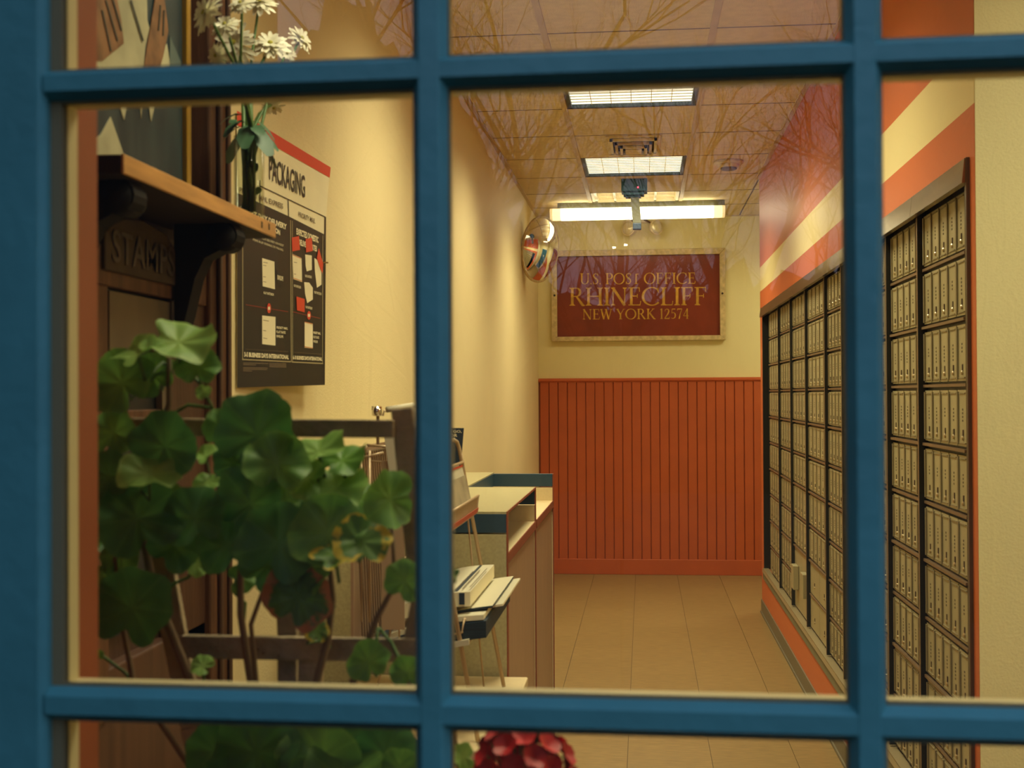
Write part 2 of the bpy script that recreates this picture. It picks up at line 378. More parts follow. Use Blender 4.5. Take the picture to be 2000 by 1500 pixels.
for i in range(-5, 8):
    y = Y0 + i * S
    part('cross_tee', MB().box(XL, XR if y < YE else XA, y - .004, y + .004, HC - .001, HC + .003), [tee_d], ce)
part('wall_angle', MB().box(XL, XL + .022, YF, YB, HC - .006, HC), tee_c, ce)
part('wall_angle', MB().box(XR - .022, XR, YN, YE, HC - .006, HC), tee_c, ce)
part('wall_angle', MB().box(XL, XA, YB - .02, YB, HC - .006, HC), tee_c, ce)
part('plenum_backing', MB().box(XL - .1, XA + .1, YF - .15, YB + .1, HC + .10, HC + .11), black_m, ce)

# ------------------------------------------------------------------ ceiling lights
def troffer(row, label, lit=True, power=1):
    y0 = Y0 + row * S; y1 = y0 + S; x0 = XT + .012; x1 = XT + S - .012
    t = thing('ceiling_light', label, 'ceiling light', ((x0 + x1) / 2, (y0 + y1) / 2, HC), 'recessed fluorescent lights down the middle of the ceiling')
    fr = MB(); w = .022; d = .05
    fr.box(x0, x0 + w, y0, y1, HC + .001, HC + d).box(x1 - w, x1, y0, y1, HC + .001, HC + d).box(x0, x1, y0, y0 + w, HC + .001, HC + d).box(x0, x1, y1 - .012, y1, HC + .001, HC + d)
    part('frame', fr, blue_dark if lit else white_m, t)
    if lit:
        part('lens', MB().box(x0 + w, x1 - w, y0 + w, y1 - .012, HC + .018, HC + .024), lens_e, t)
        g = MB(); n = 6; xs = x1 - x0 - 2 * w
        for k in range(1, n): g.box(x0 + w + xs * k / n - .0014, x0 + w + xs * k / n + .0014, y0 + w, y1 - .012, HC + .014, HC + .018)
        g2 = MB()
        for k in range(1, 11):
            yy = y0 + w + (S - w - .012) * k / 11; g2.box(x0 + w, x1 - w, yy - .0008, yy + .0008, HC + .014, HC + .018)
        part('louver', g, white_m, t); part('louver_cross', g2, louv, t)
        ld = bpy.data.lights.new('fluorescent_light', 'AREA'); ld.shape = 'RECTANGLE'; ld.size = xs * .98; ld.size_y = S - .05
        ld.energy = TROFFER_W * power; ld.color = LAMP_COL; ld.spread = math.radians(125)
        place('fluorescent_lamp', ld, t, ((x0 + x1) / 2, (y0 + y1) / 2, HC + .009))
    else:
        part('pan', MB().box(x0 + w, x1 - w, y0 + w, y1 - .012, HC + .05, HC + .055), tile_c, t)
        for u0, u1 in ((1160, 1168), (1199.5, 1204), (1277, 1281.5), (1318, 1327)):
            pa = onZ(u0, 390, HC + .02); pb = onZ(u1, 390, HC + .02)
            part('reflector', MB().box(pa.x, pb.x, y0 + w, y1 - .012, HC + .006, HC + .05), refl, t)
    return t
blue_dark = new_mat('dark_light_frame', (.03, .05, .06), .5)
louv = new_mat('louver_cross_metal', (.42, .40, .26), .5)
refl = new_mat('white_reflector', (.95, .90, .75), .25)
troffer(1, 'lit recessed fluorescent light nearest the window among those in view')
troffer(4, 'lit recessed fluorescent light behind the ceiling vent, in front of the blue camera mount')
troffer(6, 'unlit open recessed fixture with white reflector strips above the wall tube light', lit=False)
troffer(-2, 'lit recessed fluorescent light over the wire rack, above the frame of the picture')
troffer(-5, 'added, unseen fluorescent light just inside the window above the plants', power=.55)  # unseen lamp added to light the plants and the poster
# unseen bay and alcove lights; the bay one added to brighten the return wall
for (xx, yy, lab) in ((1.45, 2.0, 'added, unseen fluorescent light over the bay right of the window'), (1.5, 8.6, 'lit recessed fluorescent light over the alcove at the back right')):
    t = thing('ceiling_light', lab, 'ceiling light', (xx, yy, HC))
    part('frame', MB().box(xx - .3, xx + .3, yy - .3, yy + .3, HC - .012, HC - .003), white_m, t)
    part('lens', MB().box(xx - .27, xx + .27, yy - .27, yy + .27, HC - .018, HC - .012), lens_e, t)
    ld = bpy.data.lights.new('fluorescent_light', 'AREA'); ld.shape = 'SQUARE'; ld.size = .5; ld.energy = TROFFER_W * (.8 if yy < 4 else .7); ld.color = LAMP_COL; ld.spread = math.radians(150)
    place('fluorescent_lamp', ld, t, (xx, yy, HC - .020))

# wall tube light in front of the sign
yT = 8.62; a = onY(1074, 412, yT); b = onY(1416, 410, yT)
t = thing('tube_light', 'long lit fluorescent tube light hanging under the ceiling before the sign', 'light', ((a.x + b.x) / 2, yT, HC))
zt0 = onY(1240, 405, yT).z; zt1 = onY(1240, 426, yT).z
part('housing', MB().box(a.x + .05, b.x, yT + .02, yT + .075, zt0, HC - .002), dev_grey, t, bevel=.004)
pr = [(yT - .012, zt0), (yT - .022, zt0 - .02), (yT - .02, zt1 + .022), (yT, zt1 + .005), (yT + .05, zt1), (yT + .1, zt1 + .005), (yT + .12, zt1 + .03), (yT + .12, zt0)]
def prof_x(x0, x1): return MB().slab([(x0, y, z) for y, z in pr], (x1 - x0, 0, 0))
part('tube_cover', prof_x(a.x + .075, b.x - .075), tube_e, t)
part('tube_cover_end', prof_x(a.x + .02, a.x + .0745), tube_mid, t); part('tube_cover_end', prof_x(b.x - .0745, b.x - .02), tube_mid, t)
part('end_cap', prof_x(a.x, a.x + .019), tube_end, t); part('end_cap', prof_x(b.x - .019, b.x), tube_end, t)

# ceiling air vent
p0 = onZ(1183, 277, HC - .03); p1 = onZ(1291, 275, HC - .03); q0 = onZ(1190, 307, HC - .03); yv0 = q0.y; yv1 = p0.y
yv0, yv1 = min(yv0, yv1), max(yv0, yv1); xa, xb = p0.x, p1.x; cx, cy = (xa + xb) / 2, (yv0 + yv1) / 2
t = thing('air_vent', 'square white louvred air vent with dusty streaks in front of the second light', 'vent', (cx, cy, HC))
w2 = (xb - xa) / 2; d2 = (yv1 - yv0) / 2
part('face_plate', MB().box(cx - w2, cx + w2, cy - d2, cy + d2, HC - .008, HC), tile_c, t, bevel=.003)
for k, f in enumerate((.86, .68, .50)):
    fr = MB(); h = HC - .010 - .011 * k
    for (x0, x1, y0, y1) in ((-f, f, -f, -f + .10), (-f, f, f - .10, f), (-f, -f + .10, -f, f), (f - .10, f, -f, f)):
        fr.box(cx + x0 * w2, cx + x1 * w2, cy + y0 * d2, cy + y1 * d2, h - .012, h)
    part('louver_ring', fr, tee_c if k % 2 else white_m, t)
part('throat', MB().box(cx - .8 * w2, cx + .8 * w2, cy - .8 * d2, cy + .8 * d2, HC - .0095, HC - .0085), black_m, t)
part('core_plate', MB().box(cx - .3 * w2, cx + .3 * w2, cy - .3 * d2, cy + .3 * d2, HC - .046, HC - .040), tile_c, t)
# smoke detector
c = onZ(1423, 325, HC - .03)
t = thing('smoke_detector', 'round cream smoke detector on the ceiling tile near the right wall', 'smoke detector', (c.x, c.y, HC))
part('base', MB().lathe([(.0, 0), (.082, 0), (.084, -.012), (.072, -.018)], (c.x, c.y, HC - .001), 32), tile_c, t, True)
part('dome', MB().lathe([(.064, -.012), (.058, -.034), (.05, -.038)], (c.x, c.y, HC), 32), tile_c, t, True)
part('slot_ring', MB().lathe([(.044, -.036), (.046, -.046), (.04, -.05), (0, -.052)], (c.x, c.y, HC), 32), tee_d, t, True)
# blue camera mount with hanging arm
yC = 7.78; p = onY(1240, 372, yC); k = yC / F_PX
t = thing('ceiling_camera', 'blue stepped ceiling mount with a grey drop arm and dark camera head', 'security camera', (p.x, yC, HC))
zz = lambda v: onY(1240, v, yC).z
mb = MB().box(p.x - 26 * k, p.x + 24 * k, yC - .06, yC + .08, zz(376), HC - .001)
part('mount', mb, blue_dev, t, bevel=.004)
part('mount_step', MB().box(p.x - 22 * k, p.x + 18 * k, yC - .045, yC + .06, zz(382), zz(376)).box(p.x - 18 * k, p.x + 12 * k, yC - .03, yC + .04, zz(386), zz(382)), blue_dev, t)
part('indicator', MB().lathe([(0, -.004), (.004, -.004), (.004, .004), (0, .004)], (p.x + 6 * k, yC - .0605, zz(369)), 10), led, t)
arm = MB(); xa0, xa1 = onY(1231.5, 380, yC).x, onY(1248, 380, yC).x; xb0, xb1 = onY(1236, 437, yC).x, onY(1252.5, 437, yC).x
z0, z1 = zz(384), zz(437)
arm.hexa([(xb0, yC - .03, z1), (xb1, yC - .03, z1), (xb1, yC + .02, z1), (xb0, yC + .02, z1), (xa0, yC - .025, z0), (xa1, yC - .025, z0), (xa1, yC + .02, z0), (xa0, yC + .02, z0)])
part('arm', arm, dev_grey, t, bevel=.003)
part('camera_head', MB().box(xb0, xb1, yC - .033, yC + .02, zz(449), z1), navy, t, bevel=.004)

# emergency light heads on the back wall
c = onY(1250, 445, YB)
t = thing('emergency_light', 'twin round emergency lamp heads on the back wall under the tube light', 'emergency light', (c.x, YB, c.z))
part('body', MB().box(c.x - .10, c.x + .06, YB - .05, YB, c.z + .035, c.z + .12), white_m, t, bevel=.008)
for (u, v, a, mt) in ((1229, 446, -.5, 1), (1280, 444, .55, 1)):
    h = onY(u, v, YB - .12)
    rot = Matrix.Rotation(PI / 2, 3, 'X') @ Matrix.Identity(3); rz = Matrix.Rotation(a, 3, 'Z')
    mm = rz @ Matrix.Rotation(PI / 2, 3, 'X')
    o = part('lamp_head', MB().lathe([(.0, -.045), (.03, -.04), (.052, -.005), (.056, .018), (.05, .020)], h, 24, mat=mm), tile_c, t, True)
    part('lamp_glass', MB().lathe([(.050, .016), (.046, .026), (.03, .032), (0, .034)], h, 24, mat=mm), lampglass, o, True)
    part('bracket', MB().tube([h + Vector((0, .03, .02)), Vector((c.x + (.02 if u > 1250 else -.05), YB - .04, c.z + .06))], .008), ledge_m, t)
part('cable', MB().tube([onY(1222, 456, YB - .01), onY(1232, 461, YB - .03), onY(1240, 455, YB - .05), onY(1243, 447, YB - .05)], .005), white_m, t, True)

# ------------------------------------------------------------------ convex mirror
c = onY(1054.5, 487, 8.3); rM = 64 / F_PX * 8.3
nrm = Vector((.87, -.47, -.14)).normalized(); ax = nrm.to_track_quat('Z', 'X').to_matrix()
t = thing('convex_mirror', 'oval-looking convex security mirror on the left wall beside the sign', 'mirror', c)
part('mirror_face', MB().lathe([(rM * math.sin(a) / math.sin(.72), (math.cos(a) - math.cos(.72)) * rM / math.sin(.72)) for a in [.72 * (1 - i / 14) for i in range(15)]], c, 64, mat=ax), mirror_m, t, True)
part('rim', MB().lathe([(rM - .004, -.004), (rM + .004, -.004), (rM + .006, .004), (rM + .001, .010), (rM - .006, .007)], c, 64, mat=ax), signframe, t, True)
part('back_shell', MB().lathe([(0, -.03), (rM * .5, -.028), (rM, -.003)], c, 48, mat=ax), white_m, t, True)
part('wall_bracket', MB().tube([c - nrm * .02, Vector((XL + .02, c.y + .05, c.z + .02))], .012, 8).box(XL, XL + .01, c.y + .01, c.y + .10, c.z - .04, c.z + .06), white_m, t)

# ------------------------------------------------------------------ post office sign
ys = YB - .002
o1, o2 = onY(1077, 491, ys), onY(1417, 664, ys); i1, i2 = onY(1088, 502, ys), onY(1406, 655, ys)
t = thing('wall_sign', 'maroon wooden sign with gold serif lettering in a chipped cream frame', 'sign', ((o1.x + o2.x) / 2, ys, o2.z))
part('panel', MB().box(o1.x + .01, o2.x - .01, ys - .012, ys, o2.z + .01, o1.z - .01), sign_red, t)
fr = [((o1.x, o1.z), (o2.x, o1.z), (i2.x, i1.z), (i1.x, i1.z)), ((o2.x, o1.z), (o2.x, o2.z), (i2.x, i2.z), (i2.x, i1.z)),
      ((o2.x, o2.z), (o1.x, o2.z), (i1.x, i2.z), (i2.x, i2.z)), ((o1.x, o2.z), (o1.x, o1.z), (i1.x, i1.z), (i1.x, i2.z))]
for q in fr: part('frame_rail', MB().slab([(x, ys - .034, z) for x, z in q], (0, .034, 0)), signframe, t, bevel=.003)
for u, v in ((1083, 577), (1411, 573)):
    c = onY(u, v, ys - .036); part('screw', MB().lathe([(.008, 0), (.006, .003), (0, .004)], c, 12, mat=Matrix.Rotation(PI / 2, 3, 'X')), ink, t)

# Roman capitals drawn with thick and thin strokes; letter box height 1
def rib(pts, w):
    n = len(pts); w = w if isinstance(w, list) else [w] * n; P = [Vector((x, y)) for x, y in pts]; vs = []
    for i, p in enumerate(P):
        d = P[min(i+1, n-1)] - P[max(i-1, 0)]; d = d.normalized() if d.length > 1e-9 else Vector((1, 0)); q = Vector((-d.y, d.x)) * w[i] / 2
        vs += [p + q, p - q]
    return vs, [(2*i, 2*i+1, 2*i+3, 2*i+2) for i in range(n-1)]
TK, TN = .135, .05
def serif(x, y, up, w=.30):
    s = 1 if up else -1
    return [([Vector((x - w/2, y)), Vector((x + w/2, y)), Vector((x + w/2, y + s*.022)), Vector((x + TK/2, y + s*.085)), Vector((x - TK/2, y + s*.085)), Vector((x - w/2, y + s*.022))], [(0,1,2,3,4,5)])]
def stem(x, a=0, b=1, w=TK, s1=True, s2=True, sw=.30):
    o = [rib([(x, a), (x, b)], w)]
    if s1: o += serif(x, a, True, sw)
    if s2: o += serif(x, b, False, sw)
    return o
def arc(cx, cy, rx, ry, a0, a1, n=22, base=TN, thick=TK):
    pts = []; ws = []
    for i in range(n + 1):
        a = math.radians(a0 + (a1 - a0) * i / n); pts.append((cx + rx * math.cos(a), cy + ry * math.sin(a)))
        ws.append(base + (thick - base) * abs(math.cos(a)) ** 1.6)
    return rib(pts, ws)
def tick(x, y, dy): return ([Vector((x, y)), Vector((x + .035, y)), Vector((x + .045, y + dy)), Vector((x + .02, y + dy))], [(0,1,2,3)])
def letter(ch):
    if ch == 'I': return stem(.15), .30
    if ch == 'H': return stem(.15) + stem(.75) + [rib([(.15, .52), (.75, .52)], TN)], .90
    if ch == 'L': return stem(.15) + [rib([(.15, .025), (.58, .025)], TN), rib([(.585, .0), (.62, .24)], .035)], .64
    if ch in 'EF':
        o = stem(.15, s2=False) + [rib([(.0, .975), (.56, .975)], TN), rib([(.56, .99), (.575, .76)], .035), rib([(.15, .52), (.46, .52)], TN), rib([(.46, .41), (.46, .63)], .035)]
        if ch == 'E': o = [rib([(.15, 0), (.15, 1)], TK), rib([(.0, .975), (.56, .975)], TN), rib([(.56, .99), (.575, .76)], .035), rib([(.15, .52), (.46, .52)], TN), rib([(.46, .41), (.46, .63)], .035),
                         rib([(0, .025), (.59, .025)], TN), rib([(.6, .0), (.635, .25)], .035)]
        return o, .64
    if ch == 'O': return [arc(.5, .5, .44, .49, 0, 360, 44)], 1.0
    if ch == 'C': return [arc(.52, .5, .46, .49, 48, 318, 34), rib([(.83, .99), (.85, .70)], .04), rib([(.80, .87), (.85, .78)], .07)], .92
    if ch == 'G': return [arc(.52, .5, .46, .49, 48, 318, 34)], .92
    if ch == 'P': return stem(.15) + [rib([(.15, .975), (.36, .975)], TN), arc(.36, .735, .21, .24, 90, -90, 16), rib([(.15, .495), (.36, .495)], TN)], .62
    if ch == 'R': return stem(.15) + [rib([(.15, .975), (.36, .975)], TN), arc(.36, .745, .20, .23, 90, -90, 16), rib([(.15, .515), (.38, .515)], TN),
                         rib([(.36, .52), (.60, .16), (.70, .02), (.80, 0)], [.08, TK, TK, .04])], .80
    if ch == 'S':
        pts = [(.44, .80), (.38, .93), (.24, .97), (.11, .90), (.08, .76), (.16, .62), (.30, .51), (.42, .38), (.44, .22), (.36, .07), (.22, .03), (.10, .09), (.06, .22)]
        return [rib(pts, [.04, .045, .05, .07, .10, .13, .15, .13, .10, .07, .05, .045, .04]), rib([(.455, .98), (.445, .74)], .035), rib([(.05, .0), (.055, .26)], .035)], .52
    if ch == 'T': return [rib([(.02, .975), (.66, .975)], TN), rib([(.02, .99), (.035, .80)], .035), rib([(.66, .99), (.645, .80)], .035)] + stem(.34, s2=False), .68
    if ch == 't': return [rib([(.34, .90), (.56, .90)], TN)] + stem(.34, 0, .92, w=.11, s2=False), .62   # the worn T that has lost half its bar
    if ch == 'U': return stem(.15, .34, s1=False) + stem(.70, .34, w=TN + .01, s1=False, sw=.24) + [arc(.425, .34, .275, .31, 180, 360, 20)], .84
    if ch == 'N': return stem(.12, w=TN, sw=.22) + stem(.72, w=TN, s1=False, sw=.22) + [rib([(.10, 1.0), (.72, .0)], TK)], .86
    if ch == 'W': return [rib([(.08, 1), (.32, 0)], TK), rib([(.32, 0), (.55, 1)], TN), rib([(.50, 1), (.76, 0)], TK), rib([(.76, 0), (1.0, 1)], TN), rib([(-.04, .98), (.22, .98)], .035), rib([(.38, .98), (.66, .98)], .035), rib([(.90, .98), (1.10, .98)], .035)], 1.08
    if ch == 'Y': return [rib([(.06, 1), (.36, .46)], TK), rib([(.66, 1), (.36, .46)], TN)] + stem(.36, 0, .5, s2=False) + [rib([(-.05, .98), (.20, .98)], .035), rib([(.55, .98), (.78, .98)], .035)], .74
    if ch == 'K': return stem(.15) + [rib([(.15, .45), (.62, .98)], TN), rib([(.28, .60), (.70, .02), (.84, 0)], [TK, TK, .04]), rib([(.50, .98), (.74, .98)], .035)], .82
    if ch == '1': return stem(.15, s2=False, w=.12, sw=.26) + [rib([(.02, .88), (.15, .99)], .05)], .32
    if ch == '2': return [rib([(.06, .72), (.10, .90), (.24, .97), (.38, .90), (.42, .72), (.34, .50), (.18, .26), (.04, .05)], [.05, .06, .06, .09, .12, .11, .08, .05]), rib([(.03, .045), (.46, .045)], .09), rib([(.46, .0), (.49, .20)], .035)], .52
    if ch == '5': return [rib([(.12, .95), (.42, .95)], .07), rib([(.12, .97), (.10, .55)], .04), rib([(.10, .56), (.24, .62), (.38, .54), (.43, .36), (.38, .14), (.24, .03), (.06, .08)], [.04, .06, .09, .13, .11, .06, .05])], .50
    if ch == '7': return [rib([(.04, .95), (.46, .95)], .085), rib([(.46, .95), (.28, .45), (.20, 0)], [.045, .08, .11]), rib([(.045, .98), (.05, .80)], .035)], .50
    if ch == '4': return [rib([(.36, 0), (.36, 1)], .11), rib([(.36, .98), (.02, .30)], .05), rib([(.02, .285), (.50, .285)], .055), rib([(.25, .015), (.47, .015)], .03)], .54
    if ch == '.': return [arc(.06, .05, .03, .03, 0, 360, 10, .06, .06)], .14
    return [], .34
def letters(word, u0, u1, vb, vt, yy, tr_=.11, vb2=None, vt2=None):
    ls = []; x = 0
    for ch in word:
        g, w = letter(ch); ls.append((g, x)); x += w + (tr_ if ch != ' ' else 0)
    W = x - tr_; out = []
    A = onY(u0, vb, yy); B = onY(u1, vb2 or vb, yy); C = onY(u0, vt, yy)
    for g, x0 in ls:
        mb = MB(); n = 0
        for vs_, fs in g:
            n += 1
            mb.add([A + (B - A) * ((v.x + x0) / W) + (C - A) * v.y + Vector((0, -.00004 * n, 0)) for v in vs_], fs)
        if g: out.append(mb)
    return out
for w, u0, u1, vb, vt, vb2 in (('U.S. POSt OFFICE', 1133, 1358, 555.5, 534, 554), ('RHINECLIFF', 1112, 1381, 597, 562, 596), ('NEW YORK 12574', 1138, 1346, 624, 604, 622.5)):
    for mb in letters(w, u0, u1, vb, vt, ys - .0135, .07 if w[0] != 'R' else .05, vb2=vb2): part('letter', mb, gold, t)

# ------------------------------------------------------------------ mailboxes
XD = XR + .028
ub = [1504, 1526, 1550, 1580, 1619]; yb_ = [onX(u, 800, XD - .007).y for u in ub]
yl = onX(1806, 800, XD - .007).y; yn_ = onX(1889, 800, XD - .007).y
yb_ = yb_ + [yb_[-1] + (yl - yb_[-1]) * k / 4 for k in (1, 2, 3, 4)] + [yn_]
zT = onX(1889, 362, XD).z; zB = zb + .012; NR = 10; rh = (zT - zB) / NR
names_ = ['farthest bank of narrow post office boxes, against the far frame', 'second bank of post office boxes from the far end of the wall',
          'bank of post office boxes with two small parcel boxes sticking out at its foot', 'bank of post office boxes whose two lowest rows are wide parcel doors',
          'fifth bank of post office boxes from the far end, left of the blue bar', 'bank of post office boxes hidden behind the right-hand blue window bar, far half',
          'bank of post office boxes hidden behind the right-hand blue window bar, near half', 'second nearest bank of post office boxes, just right of the blue window bar',
          'nearest bank of narrow post office boxes, next to the pale return wall']
def door_mesh(w, h, locked=True):
    mb = MB(); t0 = .0; g = .0045
    mb.box(-.007, 0, g, w - g, g, h - g, 0)                                       # leaf
    mb.box(-.011, -.007, w - g - .012, w - g - .002, g + .004, h - g - .004, 1)   # raised hinge rib, far side
    mb.box(-.0095, -.007, g + .003, w - g - .018, g + .006, g + .0085, 1)
    mb.box(-.0095, -.007, g + .003, w - g - .018, h - g - .0085, h - g - .006, 1)
    for k in range(3 + R.randint(0, 2)):                                          # number printed downwards
        z = h * .66 - k * h * .062; mb.box(-.0078, -.0070, w * .38, w * .38 + .007, z - .0045, z, 2)
    return mb.mesh('mailbox_door', [door_m, door_m2, num_m])
def lock_mesh():
    mt = Matrix.Rotation(-PI / 2, 3, 'Y'); mb = MB()
    mb.lathe([(.0055, 0), (.0055, .003), (.004, .0045), (0, .0047)], (0, 0, 0), 12, 0, mt)
    mb.box(-.0020, -.0002, -.0032, .0032, .005, .019, 1); return mb.mesh('lock', [lock_m, hole_m])
lockme = lock_mesh()
for k in range(9):
    y1, y0 = yb_[k], yb_[k + 1]; gap = .040 if k else .02
    t = thing('mailbox_bank', names_[k], 'mailboxes', (XD, (y0 + y1) / 2, zB), 'banks of post office boxes in the right wall')
    part('carcass', MB().box(XD + .001, XD + .30, y0 + .001, y1 - .001, zB - .008, zT + .01), black_m, t)
    if k: part('divider', MB().box(XD - .023, XD + .001, y1 - .0005, y1 + .012, zB, zT + .01), ledge_m, t)
    if k: part('divider_shade', MB().box(XD - .0225, XD + .001, y1 - .0025, y1 - .0006, zB, zT + .01), black_m, t)  # thin black plate paints the shade on the divider's near side
    ya, yb2 = y0 + (.014 if k < 8 else .004), y1 - .004
    nd = 5; w = (yb2 - ya) / nd
    me = [door_mesh(w, rh - .012) for _ in range(3)]
    for r in range(NR):
        z = zB + r * rh
        lo = 0
        if k == 3 and r < 2 or (k == 2 and r < 2):
            if k == 2:
                if r == 0:
                    d = part('parcel_door', MB().box(XD - .007, XD, ya + .003, yb2 - .003, z + .004, z + 2 * rh - .012), door_m, t, bevel=.002)
                    for (yy, dz, hh) in ((yb2 - .12, .10, .115), (ya + .08, .115, .11)):
                        part('parcel_box', MB().box(XD - .034, XD - .008, yy - .045, yy + .045, z + dz, z + dz + hh), door_m, t, bevel=.003)
            else:
                for q in range(2):
                    wq = (yb2 - ya) / 2
                    d = part('parcel_door', MB().box(XD - .007, XD, ya + q * wq + .003, ya + (q + 1) * wq - .003, z + .004, z + rh - .010), door_m, t, bevel=.002)
                    place('lock', lockme, d, (XD - .007, ya + (q + .5) * wq, z + rh * .3))
        else:
            for q in range(nd):
                d = place('mailbox_door', me[R.randint(0, 2)], t, (XD - R.uniform(0, .0008), ya + q * w, z + .002))
                place('lock', lockme, d, (XD - .007, ya + q * w + w * .36, z + rh * .17))
        if not (k == 2 and r == 1):
            if r: part('ledge', MB().box(XD - (.014 if r % 2 == 0 else .011), XD + .001, ya - .006, yb2 + .004, z - .0065, z + .0005), ledge_m, t)
part_y0, part_y1 = yn0, yf0
t = thing('mailbox_surround', 'brushed metal hood, jambs and sloping sill framing all the post office boxes', 'frame', (XR, (yn0 + yf0) / 2, zb))
hd = .052
ym = onX(1781, 395, XR - .01).y
for (a, b) in ((yn0 - .005, ym - .001), (ym + .001, 4.9), (4.902, yf0)):
    part('hood_panel', MB().hexa([(XR - .016, a, zt - hd), (XR + .0, a, zt - hd), (XR, b, zt - hd), (XR - .016, b, zt - hd), (XR - .010, a, zt + .002), (XR, a, zt + .002), (XR, b, zt + .002), (XR - .010, b, zt + .002)]), steel, t)
part('hood_soffit', MB().box(XR - .001, XD + .02, yn0, yf0, zT + .012, zt - hd + .02), bronze, t)
part('jamb', MB().box(XR - .008, XD + .03, yn0 - .010, yn0 + .004, zb - .01, zt + .003), bronze, t)
part('jamb', MB().box(XR, XD + .26, yf0 - .012, yf0, zb, zt), black_m, t)
z_or, z_tan = onX(1551, 1219, XR).z, onX(1563, 1219, XR).z
part('sill', MB().hexa([(XR - .012, yn0, z_tan), (XR - .001, yn0, z_tan), (XR - .001, yf0, z_tan), (XR - .012, yf0, z_tan), (XR - .006, yn0, zb + .001), (XR + .001, yn0, zb + .001), (XR + .001, yf0, zb + .001), (XR - .006, yf0, zb + .001)])
     .box(XR - .006, XD - .001, yn0, yf0, zb + .0012, zb + .006), dev_sill := new_mat('olive_sill_metal', (.30, .235, .13), .45, metal=.3), t)
part('sill_apron', MB().box(XR - .006, XR - .001, yn0, yf0, z_or, z_tan - .0005), new_mat('grey_green_apron', (.17, .165, .10), .5), t)

# ------------------------------------------------------------------ alcove door (seen only in the mirror)
dr = struct('door_1', MB().box(XA - .045, XA - .005, 8.25, 9.1, .01, 2.05), new_mat('blue_door_paint', (.03, .13, .22), .45))
part('notice', MB().box(XA - .048, XA - .045, 8.62, 8.74, 1.38, 1.52), paper, dr)
part('knob', MB().lathe([(.012, 0), (.012, .03), (.028, .04), (.028, .06), (0, .07)], (XA - .045, 8.33, 1.0), 16, mat=Matrix.Rotation(-PI / 2, 3, 'Y')), chrome, dr, True)
struct('trim_2', MB().box(XA - .02, XA, 8.17, 8.25, 0, 2.12).box(XA - .02, XA, 9.1, 9.18, 0, 2.12).box(XA - .02, XA, 8.17, 9.18, 2.05, 2.12), white_m)

# ------------------------------------------------------------------ writing desks
ZD = EYE - .262
pN = onZ(989, 1004, ZD); XF = pN.x; Y1 = pN.y; Y2 = onX(1045.5, 958, XF).y; Y3 = onX(1080, 925, XF).y; BH = .042; ZL = onX(989, 1083, XF).z
def desk(y0, y1, near, label):
    t = thing('writing_desk', label, 'desk', ((XL + XF) / 2, (y0 + y1) / 2, 0), 'lobby writing desks along the left wall')
    th = .022
    for (ya, nm) in ((y0, 0), (y1 - th, 1)):
        if near or nm == 1:
            part('end_panel', MB().box(XL + .002, XF, ya, ya + th, 0, ZD - BH - .003), laminate if (near and nm == 0) else lam_cream, t, bevel=.001)
            part('edge_strip', MB().box(XF, XF + .0022, ya - .0005, ya + th, 0, ZD), lam_red, t)
            part('blue_band', MB().box(XL + .002, XF - .0005, ya - .001, ya + th, ZD - BH, ZD), blue_edge, t, bevel=.001)
    part('front_panel', MB().box(XF - .022, XF - .003, y0 + th, y1 - th, .0, ZL - .03), lam_tan, t)
    part('writing_shelf', MB().box(XL + .3, XF, y0 + th, y1 - th, ZL - .022, ZL), lam_cream, t)
    part('shelf_edge', MB().box(XF, XF + .0025, y0 + th, y1 - th, ZL - .022, ZL + .0005), lam_red, t)
    if near:
        part('top', MB().box(XL + .002, XF, y0, y1 - .0005, ZD, ZD + .005), laminate, t)
        part('top_edge', MB().box(XF, XF + .0022, y0, y1, ZD, ZD + .0055), lam_red, t)
    else:
        xb_ = onZ(940, 938, ZD).x
        part('top', MB().box(XL + .002, xb_, y0, y1, ZD, ZD + .004), laminate, t)
        part('blue_band', MB().box(xb_ - .02, xb_ + .001, y0, y1 - th, ZD - BH, ZD), blue_edge, t)
        part('back_panel', MB().box(xb_ - .02, xb_ - .003, y0, y1 - th, ZL, ZD - BH), lam_cream, t)
    return t
desk(Y1, Y2, True, 'nearer lobby writing desk with a full grey-green top and navy band')
desk(Y2, Y3, False, 'farther lobby writing desk with a navy rail round its open top')

# ------------------------------------------------------------------ poster
pl = onX(463, 500, XL + .004); pdir = Vector((math.sin(.0645), math.cos(.0645), 0)); pn = Vector((pdir.y, -pdir.x, 0))
def PP(u, v, off=0):
    d = ray(u, v); k = (pl - CAMP + pn * off).dot(pn) / d.dot(pn); return CAMP + d * k
t = thing('poster', 'tall mailing poster with a red top band and charcoal panels on the left wall', 'poster', PP(550, 755))
def poly(mb, pts, off=.0006, m=0): mb.add([PP(u, v, off) for u, v in pts], [tuple(range(len(pts)))][:1] and [tuple(range(len(pts)))], m)
sheet = MB().slab([PP(463, 216), PP(645, 326), PP(643, 347), PP(637, 424), PP(633, 752), PP(463, 757)], -pn * .0008)
part('sheet', sheet, paper, t)
mb = MB()
A0 = .0006
poly(mb, [(463, 216), (646, 327), (644, 347), (463, 244)], A0, 0)                        # red band
poly(mb, [(463, 376), (563, 422), (633, 457.5), (632, 752), (463, 757)], A0, 1)          # charcoal field
def line(pts, wv=1.3, m=2, off=.0010):
    for (a, b) in zip(pts, pts[1:]):
        if abs(a[0] - b[0]) < 3: poly(mb, [(a[0] - wv/2, a[1]), (a[0] + wv/2, a[1]), (b[0] + wv/2, b[1]), (b[0] - wv/2, b[1])], off, m)
        else: poly(mb, [(a[0], a[1] - wv/2), (b[0], b[1] - wv/2), (b[0], b[1] + wv/2), (a[0], a[1] + wv/2)], off, m)
